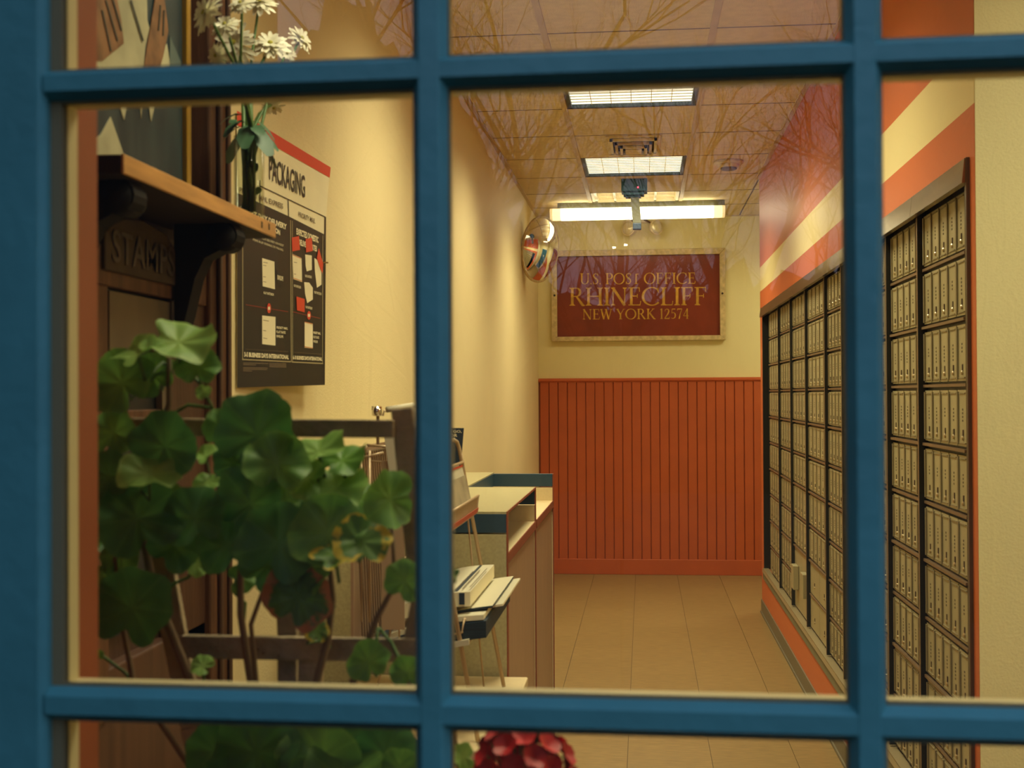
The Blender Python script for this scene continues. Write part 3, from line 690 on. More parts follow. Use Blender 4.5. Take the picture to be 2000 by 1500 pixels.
line([(465, 314), (508, 363), (636, 424)][1:], 1.8, 1); line([(508, 352), (508, 405)], 1.6, 1); line([(563, 390), (564, 425)], 1.4, 1); line([(635.5, 424), (633, 752)], 3, 1)
line([(474, 440), (474, 702)], 1.4, 4); line([(567.5, 430), (569, 707)], 1.4, 4); line([(571, 431), (571.5, 707)], 1.0, 4)
line([(473, 702), (568, 706.5)], 2.2, 4); line([(570, 707), (631, 710)], 2.2, 4); line([(630.5, 460), (630, 710)], 1, 4)
line([(480, 682), (563, 687)], 1, 5); line([(574, 688), (628, 692)], 1, 5)
line([(480, 595), (563, 609)], 1.4, 3); line([(572, 609), (626, 622)], 1.4, 3)
def tx(s, u0, u1, vb0, vb1, hgt, m, bold=0, off=.0014): text(mb, s, PP(u0, vb0, off), PP(u1, vb1, off), PP(u0, vb0 - hgt, off), m, bold)
tx('PACKAGING', 526, 596, 351, 387, 47, 6, .014)
tx('PRIORITY MAIL EXPRESS', 468, 553, 376, 408, 11, 7, .012); tx('PRIORITY MAIL', 583, 616, 423, 437, 10, 7, .012)
tx('NEXT-DAY DELIVERY', 478, 560, 418, 449, 12, 8, .045); tx('BY NOON', 520, 547, 446, 460, 11, 8, .045)
tx('EXPECTED DOMESTIC', 579, 622, 458, 475, 13, 8, .045); tx('DELIVERY DATES', 583, 619, 478, 492, 12, 8, .045)
tx('MAKE 2-DAY PLUS DELIVERY ON MOST', 488, 554, 459, 482, 4.5, 8); tx('ITEMS IN BY EVENING OF MAILING', 494, 553, 470, 490.5, 4.5, 8)
tx('3-5 BUSINESS DAYS INTERNATIONAL', 477, 564, 697, 702, 9.5, 8, .045); tx('6-10 BUSINESS DAYS INTERNATIONAL', 572, 629, 702, 705, 8, 8, .045)
def env(pts, m=9): poly(mb, pts, .0012, m)
env([(512, 504), (536, 511), (537, 565), (513, 559)]); env([(512, 616), (538, 619), (538, 675), (512, 672)])
env([(571, 496), (589, 504), (590, 551), (573, 545)]); env([(596, 497), (609, 499), (609, 527), (599, 530), (597, 520)]); env([(614, 504), (628, 512), (628, 556), (619, 562), (615, 530)])
env([(594, 551), (604, 552), (611, 562), (611, 585), (600, 592), (596, 575)]); env([(595, 629), (611, 632), (611, 681), (595, 679)])
for q in ([(570, 464), (584, 461), (586, 488), (571, 491)], [(597, 467), (609, 464), (611, 490), (598, 493)], [(579, 579), (595, 584), (595, 610), (580, 606)]): poly(mb, q, .0020, 0)
poly(mb, [(622.5, 484), (627, 500), (631.5, 515), (630, 535), (624, 520), (619, 504)], .0020, 0)
for (u, v, h) in ((525.5, 602, 10), (603.5, 616, 8.5)):
    poly(mb, [(u + 3.8 * math.cos(a * PI / 6), v + h * math.sin(a * PI / 6)) for a in range(12)], .0016, 0)
    poly(mb, [(u - 2, v - 3), (u + 2, v - 3), (u + 2, v + 3), (u - 2, v + 3)], .002, 9)
for (u0, u1, v0, v1, h) in ((515, 535, 574, 578, 5), (574, 588, 560, 564, 5), (596, 609, 541, 544, 5), (614, 628, 573, 577, 5), (597, 610, 602, 605, 5)):
    tx('FLAT RATE BOX', u0, u1, v0, v1, h, 8, .03)
for (u0, u1, v, n) in ((540, 562, 642, 3), (612, 626, 652, 3)):
    for q in range(n): tx(('PRIORITY MAIL', 'FLAT RATE', 'ENVELOPE')[q], u0, u1 - q * (u1 - u0) * .2, v + q * 8.5, v + q * 8.5 + 2 * (1 - q * .2), 5, 8, .03)
for (u0, u1, v) in ((475, 524, 709), (475, 500, 712), (475, 523, 718), (475, 522, 721), (475, 492, 724), (526, 559, 710), (526, 559, 713), (526, 559, 716)): line([(u0, v), (u1, v + .8)], 2, 5)
poly(mb, [(540, 525), (556, 530), (556, 560), (541, 556)], .0012, 1); line([(540, 525), (556, 531)], 1, 5)
tx('ENVELOPE', 542, 553, 546, 549, 9, 8, .03)
for (u, v, w_) in ((514, 512, 9), (514, 518, 6), (514, 540, 5), (514, 550, 6), (514, 625, 11), (514, 645, 6), (514, 660, 8), (574, 512, 6), (574, 535, 4)): line([(u, v), (u + w_, v + w_ * .2)], .9, 5, .0016)
for (u0, u1, v0, v1) in ((571, 589, 497, 505), (573, 590, 543, 549), (595, 611, 629, 632.5), (595, 611, 677, 680)): line([(u0, v0), (u1, v1)], 1.3, 10, .0016)
part('print', mb, [pred, dark_print, dark_print, pline, new_mat('poster_tan_line', (.42, .36, .20), .4), grey_ink, ink, grey_ink, paper, paper, new_mat('poster_orange', (.70, .25, .10), .4)], t)
# pins
part('pin', MB().tube([PP(631, 513, .001), PP(641, 513, .012)], .002), chrome, t)

# notice taped low on the left wall
t = tag(part('notice', MB().slab([onX(u, v, XL + .002) for u, v in ((662, 1118), (697, 1105), (697, 1250), (662, 1262))], (.0008, 0, 0)), paper, None), 'white printed notice on the left wall behind the geranium stems', 'notice')
mb = MB()
for q, s in enumerate(('Collection times', 'Lobby', 'BOX RENTAL', 'please see the', 'window clerk for', 'keys and forms', 'open daily', 'thank you')):
    v = 1140 + q * 14; w_ = (26, 12, 18, 24, 26, 24, 18, 14)[q]
    text(mb, s, onX(680 - w_/2, v + w_ * .18, XL + .0035), onX(680 + w_/2, v - w_ * .18, XL + .0035), onX(680 - w_/2, v + w_ * .18 - 6, XL + .0035), 0)
part('print', mb, grey_ink, t)

# ------------------------------------------------------------------ old oak stamp cabinet on the left
XCb = -.70; yc0, yc1 = 1.10, onX(449, 600, XCb).y; yp = onX(411, 600, XCb).y
t = thing('stamp_cabinet', 'dark carved oak stamp window cabinet standing against the left wall', 'cabinet', (XCb, (yc0 + yc1) / 2, 0))
mb = MB().box(XL + .001, XCb - .03, yc0, yc1 - .004, .0, 2.45)
part('back_board', mb, wood_dark, t)
part('post', MB().box(XCb - .045, XCb, yp, yc1, 0, 2.5), wood_mid, t, bevel=.004)
part('post_bead', MB().box(XCb, XCb + .008, yp + .028, yp + .042, 0, 2.5).box(XCb, XCb + .006, yc1 - .02, yc1 - .006, 0, 2.5), wood_dark, t, bevel=.003)
part('post', MB().box(XCb - .045, XCb, yc0, yc0 + .09, 0, 2.5), wood_mid, t, bevel=.004)
part('base_panel', MB().box(XCb - .035, XCb - .01, yc0 + .09, yp, .0, onX(300, 1270, XCb).z), new_mat('red_oak_base', (.10, .042, .022), .5, var=.4, vscale=7, stretch=(6, 6, .4)), t, bevel=.003)
# rails and stiles round the stamp window
ztop = onX(300, 575, XCb).z
part('rail', MB().box(XCb - .035, XCb - .006, yc0 + .09, yp, ztop, ztop + .055), wood_mid, t, bevel=.002)
part('rail', MB().box(XCb - .035, XCb - .012, yc0 + .09, yp, onX(300, 830, XCb).z, onX(300, 800, XCb).z), wood_mid, t, bevel=.002)
part('stile', MB().box(XCb - .035, XCb - .006, yc0 + .09, onX(220, 600, XCb).y, .9, ztop), wood_mid, t, bevel=.002)
part('stile', MB().box(XCb - .035, XCb - .010, onX(345, 600, XCb).y, yp, .9, ztop), wood_dark, t, bevel=.002)
part('window_arch', MB().slab([(XCb - .020, y, z) for y, z in [(onX(228, 620, XCb).y, 1.30), (onX(228, 620, XCb).y, ztop - .005), (onX(345, 620, XCb).y, ztop - .005), (onX(345, 620, XCb).y, 1.30), (onX(330, 620, XCb).y, 1.30),
      (onX(328, 640, XCb).y, 1.375), (onX(322, 630, XCb).y, 1.395), (onX(277, 615, XCb).y, 1.405), (onX(277, 615, XCb).y, 1.37), (onX(270, 615, XCb).y, 1.335), (onX(240, 620, XCb).y, 1.335), (onX(240, 620, XCb).y, 1.30)]], (.010, 0, 0)), new_mat('worn_oak_arch', (.15, .11, .06), .5, var=.3, vscale=10), t)
part('window_void', MB().box(XCb - .031, XCb - .022, onX(222, 620, XCb).y, onX(345, 620, XCb).y, 1.0, ztop), black_m, t)
# carved plaque
pa = onX(212, 470, XCb).y; pb = onX(342, 500, XCb).y; zp0 = onX(215, 528, XCb).z; zp1 = onX(215, 440, XCb).z
part('plaque', MB().slab([(XCb - .012, pa - .01, zp0), (XCb - .012, pb + .01, zp0), (XCb - .012, pb + .01, zp1 - .01), (XCb - .012, pb - .03, zp1 + .012), (XCb - .012, (pa + pb) / 2, zp1 + .022), (XCb - .012, pa + .03, zp1 + .012), (XCb - .012, pa - .01, zp1 - .01)], (.012, 0, 0)), wood_plq := new_mat('plaque_oak', (.075, .048, .024), .7, spec=.2, var=.3, vscale=12), t, bevel=.002)
mb = MB(); text(mb, 'STAMPS', (XCb + .0025, pa + .008, zp0 + .012), (XCb + .0025, pb - .008, zp0 + .012), (XCb + .0025, pa + .008, zp1 - .004), 0, .01)
part('carved_lettering', mb, new_mat('carved_letter_oak', (.055, .035, .018), .5), t)
# shelf on brackets
XS = -.60; ys0 = onX(242, 301, XS).y; ys1 = onX(539, 436, XS).y; zs = onX(242, 301, XS).z; zs2 = onX(242, 339, XS).z
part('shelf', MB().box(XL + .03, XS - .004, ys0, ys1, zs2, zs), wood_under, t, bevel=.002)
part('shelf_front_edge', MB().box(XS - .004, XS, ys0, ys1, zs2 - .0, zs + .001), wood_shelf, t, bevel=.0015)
for u in (512, 526):
    p = onX(u, 439 if u == 512 else 443, XS + .0005); part('nail_hole', MB().box(XS, XS + .0006, p.y - .003, p.y + .003, p.z - .005, p.z + .005), ink, t)
for yb3 in (onX(464, 462, XS - .01).y, ys0 + .06):
    zc_ = zs2 - .022; pts = [(XS - .012, zs2), (XS - .012, zc_ - .0)]
    prof = [(XCb - .002, zs2)] + [(XS - .03 + .026 * math.cos(a), zc_ + .004 + .022 * math.sin(a)) for a in [PI / 2 - k * PI / 8 for k in range(0, 9)]] + [(XS - .055, zc_ - .03), (XS - .07, zc_ - .06), (XS - .082, zc_ - .11), (XCb + .004, zc_ - .16), (XCb - .002, zc_ - .17)]
    part('bracket', MB().slab([(x, yb3 - .02, z) for x, z in prof], (0, .04, 0)), black_w := new_mat('black_stained_oak', (.010, .008, .006), .75, spec=.2), t)
    part('scroll', MB().tube([(XS - .028, yb3 - .026, zc_ + .002), (XS - .028, yb3 + .026, zc_ + .002)], .021, 20), black_w, t, True)

# framed picture resting on the shelf
XP = -.685
P3 = lambda u, v, o=0: onX(u, v, XP + o)
t = thing('picture', 'gold-edged painting of blue and white draped robes standing on the oak shelf', 'painting', (XP, 1.6, zs))
yA = 1.16; yB_ = P3(356, 200).y; yG = P3(364, 200).y
part('panel', MB().box(XP - .006, XP, yA, yB_, zs + .001, 2.25), new_mat('picture_deep_blue', (.012, .028, .038), .45, var=.6, vscale=9, stretch=(1, 3, .6), col2=(.030, .055, .062)), t)
part('gold_edge', MB().box(XP - .008, XP + .008, yB_, yG, zs + .001, 2.26), gold_rim, t, bevel=.002)
mb = MB()
def pq(pts, m, off): mb.slab([P3(u, v, off) for u, v in pts], (.0008, 0, 0), m)
pq([(150, 0), (232, -60), (285, -60), (287, 40), (291, 55), (283, 90), (278, 145), (150, 145)], 0, .0004)
pq([(325, 85), (332, 128), (312, 150), (298, 150), (312, 110)], 0, .0004)
pq([(331, 70), (352, 120), (358, 180), (330, 180)], 3, .0006)
pq([(215, 228), (196, 262), (150, 302), (241, 302)], 0, .0004)
pq([(231, 200), (249, 200), (241, 235)], 0, .0004); pq([(289, 200), (303, 200), (294, 238)], 0, .0004); pq([(273, 200), (277, 200), (275, 232)], 0, .0004)
pq([(200, -60), (224, -20), (236, 40), (241, 85), (222, 100), (200, 118), (150, 120), (150, -60)], 1, .0014)
pq([(312, -60), (322, 10), (328, 60), (318, 110), (306, 150), (278, 150), (285, 100), (292, 60), (300, 10)], 1, .0014)
for (a, b) in (((205, 0), (228, 80)), ((213, -20), (236, 60)), ((198, 20), (215, 100)), ((254, 0), (278, 80)), ((312, 10), (308, 60)), ((319, 20), (317, 70))):
    pq([a, (a[0] + 2.5, a[1]), (b[0] + 2.5, b[1]), b], 2, .0026)
pq([(268, 0), (278, 40), (290, 95), (284, 95), (270, 45)], 2, .0026) if False else None
part('painted_figures', mb, [new_mat('painted_white_cloth', (.50, .47, .30), .5, var=.35, vscale=14), new_mat('painted_skin', (.28, .14, .065), .5, var=.5, vscale=30), new_mat('painted_shadow', (.05, .05, .04), .5), new_mat('painted_grey_blue', (.10, .14, .13), .5)], t)

# ------------------------------------------------------------------ vase and white chrysanthemums
cv = onX(487, 410, XS - .028); vz = zs + .0012; cv.z = vz; rv = .024; vh = onX(487, 268, XS - .028).z - vz
t = thing('glass_vase', 'slim clear glass vase on the oak shelf end holding white flowers', 'vase', cv)
prof = [(0, 0), (rv * .92, 0), (rv, .004), (rv, vh), (rv - .0022, vh), (rv - .0022, .008), (0, .008)]
part('glass', MB().lathe(prof, cv, 32), glassy, t, True)
def petal(mb, base, d, nrm, L, w, curl=.2, m=0):
    d = d.normalized(); s = d.cross(nrm).normalized(); n = nrm; rows = []
    for k, (q, ww) in enumerate(((.0, .25), (.35, .85), (.72, 1), (1, .45))):
        c = base + d * L * q + n * (curl * L * q * q); rows.append((c - s * w * ww / 2 + n * .1 * w * ww, c, c + s * w * ww / 2 + n * .1 * w * ww))
    vs_ = [v for r in rows for v in r]; mb.add(vs_, [(3*k, 3*k+1, 3*k+4, 3*k+3) for k in range(3)] + [(3*k+1, 3*k+2, 3*k+5, 3*k+4) for k in range(3)], m)
flowers = [(401, 26, 42, (-.6, -.7, .25), 'white chrysanthemum highest on the left of the vase, petals drooping'),
           (457, 84, 44, (-.1, -1, .15), 'large white chrysanthemum facing the window with its yellow eye showing'),
           (528, 86, 38, (.2, -.8, .6), 'white chrysanthemum right of centre in the vase, tilted upward'),
           (588, 76, 30, (.8, -.4, .5), 'small white chrysanthemum at the far right of the bunch'),
           (505, 4, 36, (.1, -.7, .8), 'white chrysanthemum at the top of the bunch, cut by the picture edge'),
           (440, 50, 30, (-.2, -.8, .6), 'half-hidden white chrysanthemum behind the left-hand bloom'),
           (534, 208, 22, (.4, -.4, -.8), 'small white bloom hanging low beside the vase, below the window bar'),
           (424, 108, 26, (-.5, -.8, -.2), 'white chrysanthemum low on the left, just above the window bar'),
           (560, 104, 20, (.5, -.8, -.1), 'small white chrysanthemum just above the window bar on the right'),
           (470, 8, 26, (-.1, -.8, .6), 'white chrysanthemum second at the top of the bunch')]
for i, (u, v, r, nn, lab) in enumerate(flowers):
    dep = XS - .03 + R.uniform(-.03, .03) if i not in (3,) else XS - .01
    c = onX(u, v, dep); n = Vector(nn).normalized(); Rr = r / F_PX * c.y * .98
    t = thing('chrysanthemum', lab, 'flower', (c.x, c.y, c.z), 'white flowers in the glass vase')
    base = cv + Vector((R.uniform(-.014, .014), R.uniform(-.014, .014), .012)); rim = cv + Vector((R.uniform(-.013, .013), R.uniform(-.013, .013), vh))
    mid = rim.lerp(c, .55) + Vector((R.uniform(-.01, .01), 0, .01)); part('stem', MB().tube([base, rim, mid, c - n * .006], [.0026, .0026, .0022, .002], 6), stem_g, t, True)
    mb = MB(); a0 = n.orthogonal().normalized(); b0 = n.cross(a0)
    for ring, (cnt, ll, lift) in enumerate(((19, 1.0, -.12), (15, .82, .12), (11, .58, .45))):
        for k in range(cnt):
            a = 2 * PI * (k + .5 * ring) / cnt + R.uniform(-.12, .12); d = a0 * math.cos(a) + b0 * math.sin(a) + n * lift
            petal(mb, c + n * .001 * ring + d.normalized() * Rr * .12, d + Vector((0, 0, -.10)), n, Rr * ll * R.uniform(.82, 1.05), Rr * .26, R.uniform(-.28, .12))
    bl = part('blossom', mb, petal_w, t, True)
    part('eye', MB().lathe([(0, .004), (Rr * .13, .003), (Rr * .18, 0)][::-1], c + n * .002, 12, mat=n.to_track_quat('Z', 'X').to_matrix()), eye_y, bl, True)
t = thing('vase_foliage', 'dark green leaves collared around the rim of the glass vase', 'leaves', cv + Vector((0, 0, vh)))
for k in range(13):
    a = 2 * PI * k / 13 + R.uniform(-.2, .2); d = Vector((math.cos(a), math.sin(a), R.uniform(-.9, .5))); mb = MB()
    L_ = R.uniform(.03, .052)
    petal(mb, cv + Vector((.012 * math.cos(a), .012 * math.sin(a), vh + R.uniform(.0, .04))), d, Vector((0, -.4, 1)).normalized(), L_, L_ * .62, -.5)
    part('leaf', mb, vase_leaf, t, True)
mb = MB()
for k in range(9):
    a = R.uniform(0, 2 * PI); q = R.uniform(0, .015)
    p = cv + Vector((q * math.cos(a), q * math.sin(a), .012)); e = cv + Vector((q * math.sin(a) * .9, q * math.cos(a) * .9, vh + R.uniform(.04, .12))); mb.tube([p, p.lerp(e, .5) + Vector((R.uniform(-.005, .005), R.uniform(-.005, .005), 0)), e], .0034, 6)
part('stem_bunch', mb, stem_g, t, True)
for k in range(5):
    mb = MB(); petal(mb, cv + Vector((R.uniform(0, .012), R.uniform(-.01, .01), R.uniform(.04, .09))), Vector((R.uniform(-.2, 1), R.uniform(-1, .2), .6)), Vector((0, -1, .2)), .016, .012, 0); part('leaf', mb, stem_g, t, True)

# ------------------------------------------------------------------ storage cabinet, wire rack and its papers
zbx = onY(960, 1321, 2.77).z
xr1 = onY(985, 1330, 2.3).x; xr2 = onY(1009, 1340, 2.3).x
t = thing('low_cabinet', 'low cream cabinet under the wire literature rack', 'cabinet', (-.42, 2.45, 0))
part('body', MB().box(XL + .16, xr1 - .005, 2.2, 2.76, .0, zbx - .02), lam_cream, t, bevel=.003)
part('top', MB().box(XL + .15, xr1, 2.19, 2.77, zbx - .02, zbx), lam_cream, t, bevel=.003)
t = tag(part('storage_box', MB().box(xr1 + .001, xr2, 2.22, 2.72, .0, zbx - .03), paper_w, None, bevel=.004), 'tall white box standing beside the low cream cabinet', 'box')
part('box_lid', MB().box(xr1 + .0005, xr2 + .002, 2.215, 2.725, zbx - .075, zbx - .028), paper, t, bevel=.003)

yr0, yr1 = 2.24, 2.66
t = thing('literature_rack', 'tan wire literature rack with tilted baskets, in front of the writing desks', 'rack', (-.4, 2.45, zbx))
top = onY(897, 858, yr1); foot = onY(982, 1330, yr1); foot = top + (foot - top) * ((zbx + .003 - top.z) / (foot.z - top.z))
def lean(z, y): k = (z - foot.z) / (top.z - foot.z); return Vector((foot.x + (top.x - foot.x) * k, y, z))
part('leg', MB().tube([Vector((foot.x, yr1, foot.z)), top + Vector((0, 0, -.02)), top + Vector((-.004, -.008, -.005)), top + Vector((-.008, -.03, 0))], .0042, 8), wire_m, t, True)
part('leg', MB().tube([Vector((foot.x, yr0, foot.z)), lean(top.z - .02, yr0), lean(top.z - .005, yr0 + .008), lean(top.z, yr0 + .03)], .0042, 8), wire_m, t, True)
part('top_rail', MB().tube([top + Vector((-.008, -.03, 0)), lean(top.z, yr0 + .03)], .0042, 8), wire_m, t, True)
part('cross_rail', MB().tube([lean(top.z - .048, yr1), lean(top.z - .048, yr0)], .003, 6), wire_m, t, True)
for yy in (yr0, yr1):
    part('rear_leg', MB().tube([lean(top.z - .03, yy), Vector((-.50, yy, zbx + .003)) if yy == yr0 else Vector((onY(945, 1325, yy).x, yy, zbx + .003))], .0022, 6), wire_m, t, True)
# back grid of upright wires
mb = MB()
for zlo, zhi in ((1.09, 1.225), (.88, 1.08)):
    for k in range(22):
        y = yr0 + (yr1 - yr0) * k / 21; mb.tube([(-.505, y, zlo), (-.512, y, zhi)], .0014, 4)
    mb.tube([(-.512, yr0, zhi), (-.512, yr1, zhi)], .003, 6); mb.tube([(-.505, yr0, zlo), (-.505, yr1, zlo)], .003, 6)
part('wire_grid', mb, ledge_m, t, kind='stuff')
part('rear_panel', MB().box(-.522, -.517, yr0 - .02, yr1, .84, 1.235), lam_tan, t)
# upper basket: lip along the room
lf = onY(938, 966, yr1); ln_ = Vector((lf.x, yr0, lf.z))
def basket(xb, zb_, xf, zf, lip, label=None):
    mb = MB(); fr_ = MB()
    for y in (yr0, yr1): fr_.tube([(xb, y, zb_ + lip), (xb, y, zb_), (xf, y, zf), (xf + .004, y, zf + lip)], .0022, 6)
    fr_.tube([(xf + .004, yr0, zf + lip), (xf + .004, yr1, zf + lip)], .0028, 6); fr_.tube([(xf, yr0, zf), (xf, yr1, zf)], .0022, 6); fr_.tube([(xb, yr0, zb_), (xb, yr1, zb_)], .0022, 6)
    n = 28
    for k in range(1, n):
        y = yr0 + (yr1 - yr0) * k / n; mb.tube([(xb, y, zb_), (xf, y, zf), (xf + .004, y, zf + lip)], .0011, 4)
    for k in range(1, 6):
        q = k / 6; mb.tube([(xb + (xf - xb) * q, yr0, zb_ + (zf - zb_) * q), (xb + (xf - xb) * q, yr1, zb_ + (zf - zb_) * q)], .0011, 4)
    b = part('basket', fr_, wire_m, t, True); part('basket_wires', mb, wire_m, b, kind='stuff')
basket(lf.x - .11, lf.z - .10, lf.x - .008, lf.z - .038, .036)
basket(-.49, .868, -.325, .905, .022)
# navy card facing the window behind the top rail
yk = yr1 + .03
card = tag(part('notice_card', MB().slab([onY(u, v, yk) for u, v in ((812, 836), (906, 836), (900, 912), (812, 912))], (0, .0015, 0)), navy, None), 'navy notice card with cream capitals behind the top of the wire rack', 'notice')
part('card_stand', MB().box(onY(860, 900, yk).x - .005, onY(860, 900, yk).x + .005, yk + .0016, yk + .006, ZD - .262 if False else onY(860, 1000, yk).z - .28, onY(860, 850, yk).z), white_m, card)
mb = MB(); yk2 = yk - .0012
for s, u0, u1, vb, h in (('TRYING TO GO,', 834, 901.5, 846, 6), ('STAY OR', 856, 893, 853.5, 6)): text(mb, s, onY(u0, vb, yk2), onY(u1, vb, yk2), onY(u0, vb - h, yk2), 0, .02)
for v, u1 in ((873, 888), (879, 896), (894, 890)): text(mb, 'please ask at the counter window', onY(826, v, yk2), onY(u1, v, yk2), onY(826, v - 2.2, yk2), 1)
part('print', mb, [paper, grey_ink], card)
# cream leaflets with a red head leaning in the upper basket
lp = lf
for k in range(3):
    a = onY(902 - k * 2, 908, yr1 - .02 - k * .012); b_ = Vector((lf.x - .012 - k * .004, yr1 - .02 - k * .012, lf.z - .034))
    near = yr0 + .03; dv = Vector((0, near - a.y, 0))
    lb = ('front cream leaflet with a red head leaning in the upper wire basket', 'middle cream leaflet leaning in the upper wire basket', 'rear cream leaflet leaning in the upper wire basket')[k]
    a.x = min(a.x, lf.x - .03) - k * .004
    o = tag(part('leaflet', MB().slab([a, b_, b_ + dv, a + dv], (-.0015, 0, -.0005)), paper_w, None), lb, 'leaflet', 'leaflets in the upper wire basket')
    if k == 0:
        e = Vector((.0012, 0, .0004)); part('red_head', MB().slab([a + e, a.lerp(b_, .035) + e, a.lerp(b_, .035) + dv + e, a + dv + e], (.0003, 0, 0)), pred, o)
        part('photo_print', MB().slab([a.lerp(b_, .22) + e, a.lerp(b_, .8) + e, a.lerp(b_, .8) + dv + e, a.lerp(b_, .22) + dv + e], (.0002, 0, 0)), new_mat('leaflet_photo', (.50, .42, .27), .5, var=.4, vscale=16), o)
part('pocket_front', MB().slab([Vector((lf.x - .004, yr0 + .01, lf.z - .036)), Vector((lf.x - .004, yr1 - .01, lf.z - .036)), Vector((lf.x - .002, yr1 - .01, lf.z - .026)), Vector((lf.x - .002, yr0 + .01, lf.z - .026))], (-.001, 0, 0)), new_mat('red_label_strip', (.6, .11, .06), .5), t)
# piles of forms on the lower basket, tilted
pN1 = onY(946, 1176, 2.30); xr_ = pN1.x
def sheet_pile(name, label, x0, x1, y0, y1, z0, hgt, droop, m_side, m_top, cat='forms', n=8, tilt=.22):
    mb = MB(); k = 10; rows = []
    for i in range(k + 1):
        q = i / k; x = x0 + (x1 - x0) * q; z = z0 + tilt * (x - x1) + droop * (math.sin(q * PI)) ; rows.append((x, z))
    top_ = [(x, z + hgt) for x, z in rows]; pts = rows + top_[::-1]
    vs_ = []; fs = []
    for yy in (y0, y1):
        for x, z in rows: vs_ += [(x, yy, z), (x, yy, z + hgt)]
    o = (k + 1) * 2
    for i in range(k):
        a = 2 * i; fs += [(a, a+2, a+3, a+1), (o+a, o+a+1, o+a+3, o+a+2), (a+1, a+3, o+a+3, o+a+1), (a, o+a, o+a+2, a+2)]
    fs += [(0, 1, o+1, o), (2*k, o+2*k, o+2*k+1, 2*k+1)]
    ms = [0, 0, 1, 0] * k + [0, 0]; mb.v = vs_; mb.f = fs; mb.m = ms
    return tag(part(name, mb, [m_side, m_top], None), label, cat, 'papers on the lower wire basket')
navy_side = new_mat('navy_form_edges', (.015, .035, .055), .6, var=.7, vscale=120, stretch=(.05, .05, 3))
zlow = pN1.z - .062
sheet_pile('form_pile', 'lowest white sheets lying on the lower wire basket', -.50, xr_ - .02, yr0 - .005, yr1 - .04, zlow - .004, .010, .002, paper_w, paper_w)
sheet_pile('form_pile', 'navy-edged stack of forms, the thick layer of the lower pile', -.495, xr_ + .010, yr0 + .005, yr1 - .01, zlow + .0075, .030, .006, navy_side, navy)
sheet_pile('form_pile', 'white brochures fanned over the navy stack of forms', -.46, xr_ + .005, yr0 + .01, yr1 + .0, zlow + .0385, .009, .008, paper, paper_w)
sheet_pile('form_pile', 'topmost fanned brochure reaching farthest right from the pile', -.40, xr_ + .030, yr0 + .10, yr1 + .012, zlow + .049, .004, .006, paper, paper_w, tilt=.30)
sheet_pile('form_pile', 'navy backed brochure slipped under the booklet', -.42, xr_ + .016, yr0 + .05, yr1 + .006, zlow + .0535, .004, .006, navy_side, paper_w, tilt=.25)
o = sheet_pile('booklet', 'thick cream booklet with a navy spine mark on top of the pile', -.45, xr_ - .022, yr0 + .03, yr1 - .02, zlow + .059, .026, .008, paper, paper_w, 'booklet')
mb = MB(); zq = zlow + .059 + .026 + .0012
zt_ = lambda x: zq + .22 * (x - (xr_ - .022)) + .004
part('navy_stripe', MB().slab([(xr_ - .052, yr0 + .04, zt_(xr_ - .052)), (xr_ - .046, yr0 + .04, zt_(xr_ - .046)), (xr_ - .046, yr1 - .03, zt_(xr_ - .046)), (xr_ - .052, yr1 - .03, zt_(xr_ - .052))], (0, 0, .0006)), navy, o)
part('spine_mark', MB().box(xr_ - .042, xr_ - .032, yr0 + .0285, yr0 + .030, zlow + .062, zlow + .083), navy, o)
for k in range(9): mb.slab([(-.43 + k * .014, yr0 + .05, zt_(-.43 + k * .014) + .001), (-.428 + k * .014, yr0 + .05, zt_(-.428 + k * .014) + .001), (-.428 + k * .014, yr1 - .12, zt_(-.428 + k * .014) + .001), (-.43 + k * .014, yr1 - .12, zt_(-.43 + k * .014) + .001)], (0, 0, .0003))
part('print', mb, grey_ink, o)
# left end of the rack: upright leaflets, roll and clip
yq = yr0 - .03
t2 = tag(part('leaflet', MB().slab([onY(u, v, yq) for u, v in ((750, 850), (768, 850), (784, 935), (762, 935))], (0, .004, 0)), paper_w, None), 'upright pale leaflet standing behind the trellis at the near end of the rack', 'leaflet')
part('holder', MB().slab([onY(u, v, yq + .006) for u, v in ((745, 900), (790, 900), (790, 1230), (745, 1230))], (0, .003, 0)), wire_m, t2)
o = tag(part('paper_roll', MB().tube([onY(756, 800, yr0 - .01), onY(806, 792, yr0 + .03)], .0055, 14), paper_w, None, True), 'rolled white paper lying across the near end of the wire rack', 'paper roll')
part('roll_cradle', MB().tube([onY(748, 812, yr0), onY(750, 803, yr0), onY(806, 799, yr0 + .03)], .0022, 6), wire_m, o)
o = thing('ring_clip', 'shiny chrome ring clip standing on the near end of the rack', 'clip', onY(736, 810, yr0))
cc = onY(736, 799, yr0 - .01); part('ring', MB().lathe([(.0075, -.012), (.009, -.012), (.009, .005), (.0075, .005)], cc, 24), chrome, o, True)
part('stand', MB().tube([onY(738, 803, yr0), onY(738, 870, yr0)], .003, 6), ledge_m, o)
for (p, q, r_) in (((712, 885), (717, 869), .0026), ((717, 869), (772, 874), .0026), ((705, 895), (749, 884), .003), ((720, 900), (778, 905), .0018), ((706, 896), (706, 1215), .0018), ((722, 880), (722, 1215), .0028)):
    part('side_wire', MB().tube([onY(*p, yr0 - .012), onY(*q, yr0 - .012)], r_, 6), wire_m, t, True)
for u in (738, 779, 803): part('side_wire', MB().tube([onY(u, 1215 if u != 779 else 1195, yr0 - .008), onY(u + 1, 1252, yr0 - .008)], .0018, 6), wire_m, t, True)

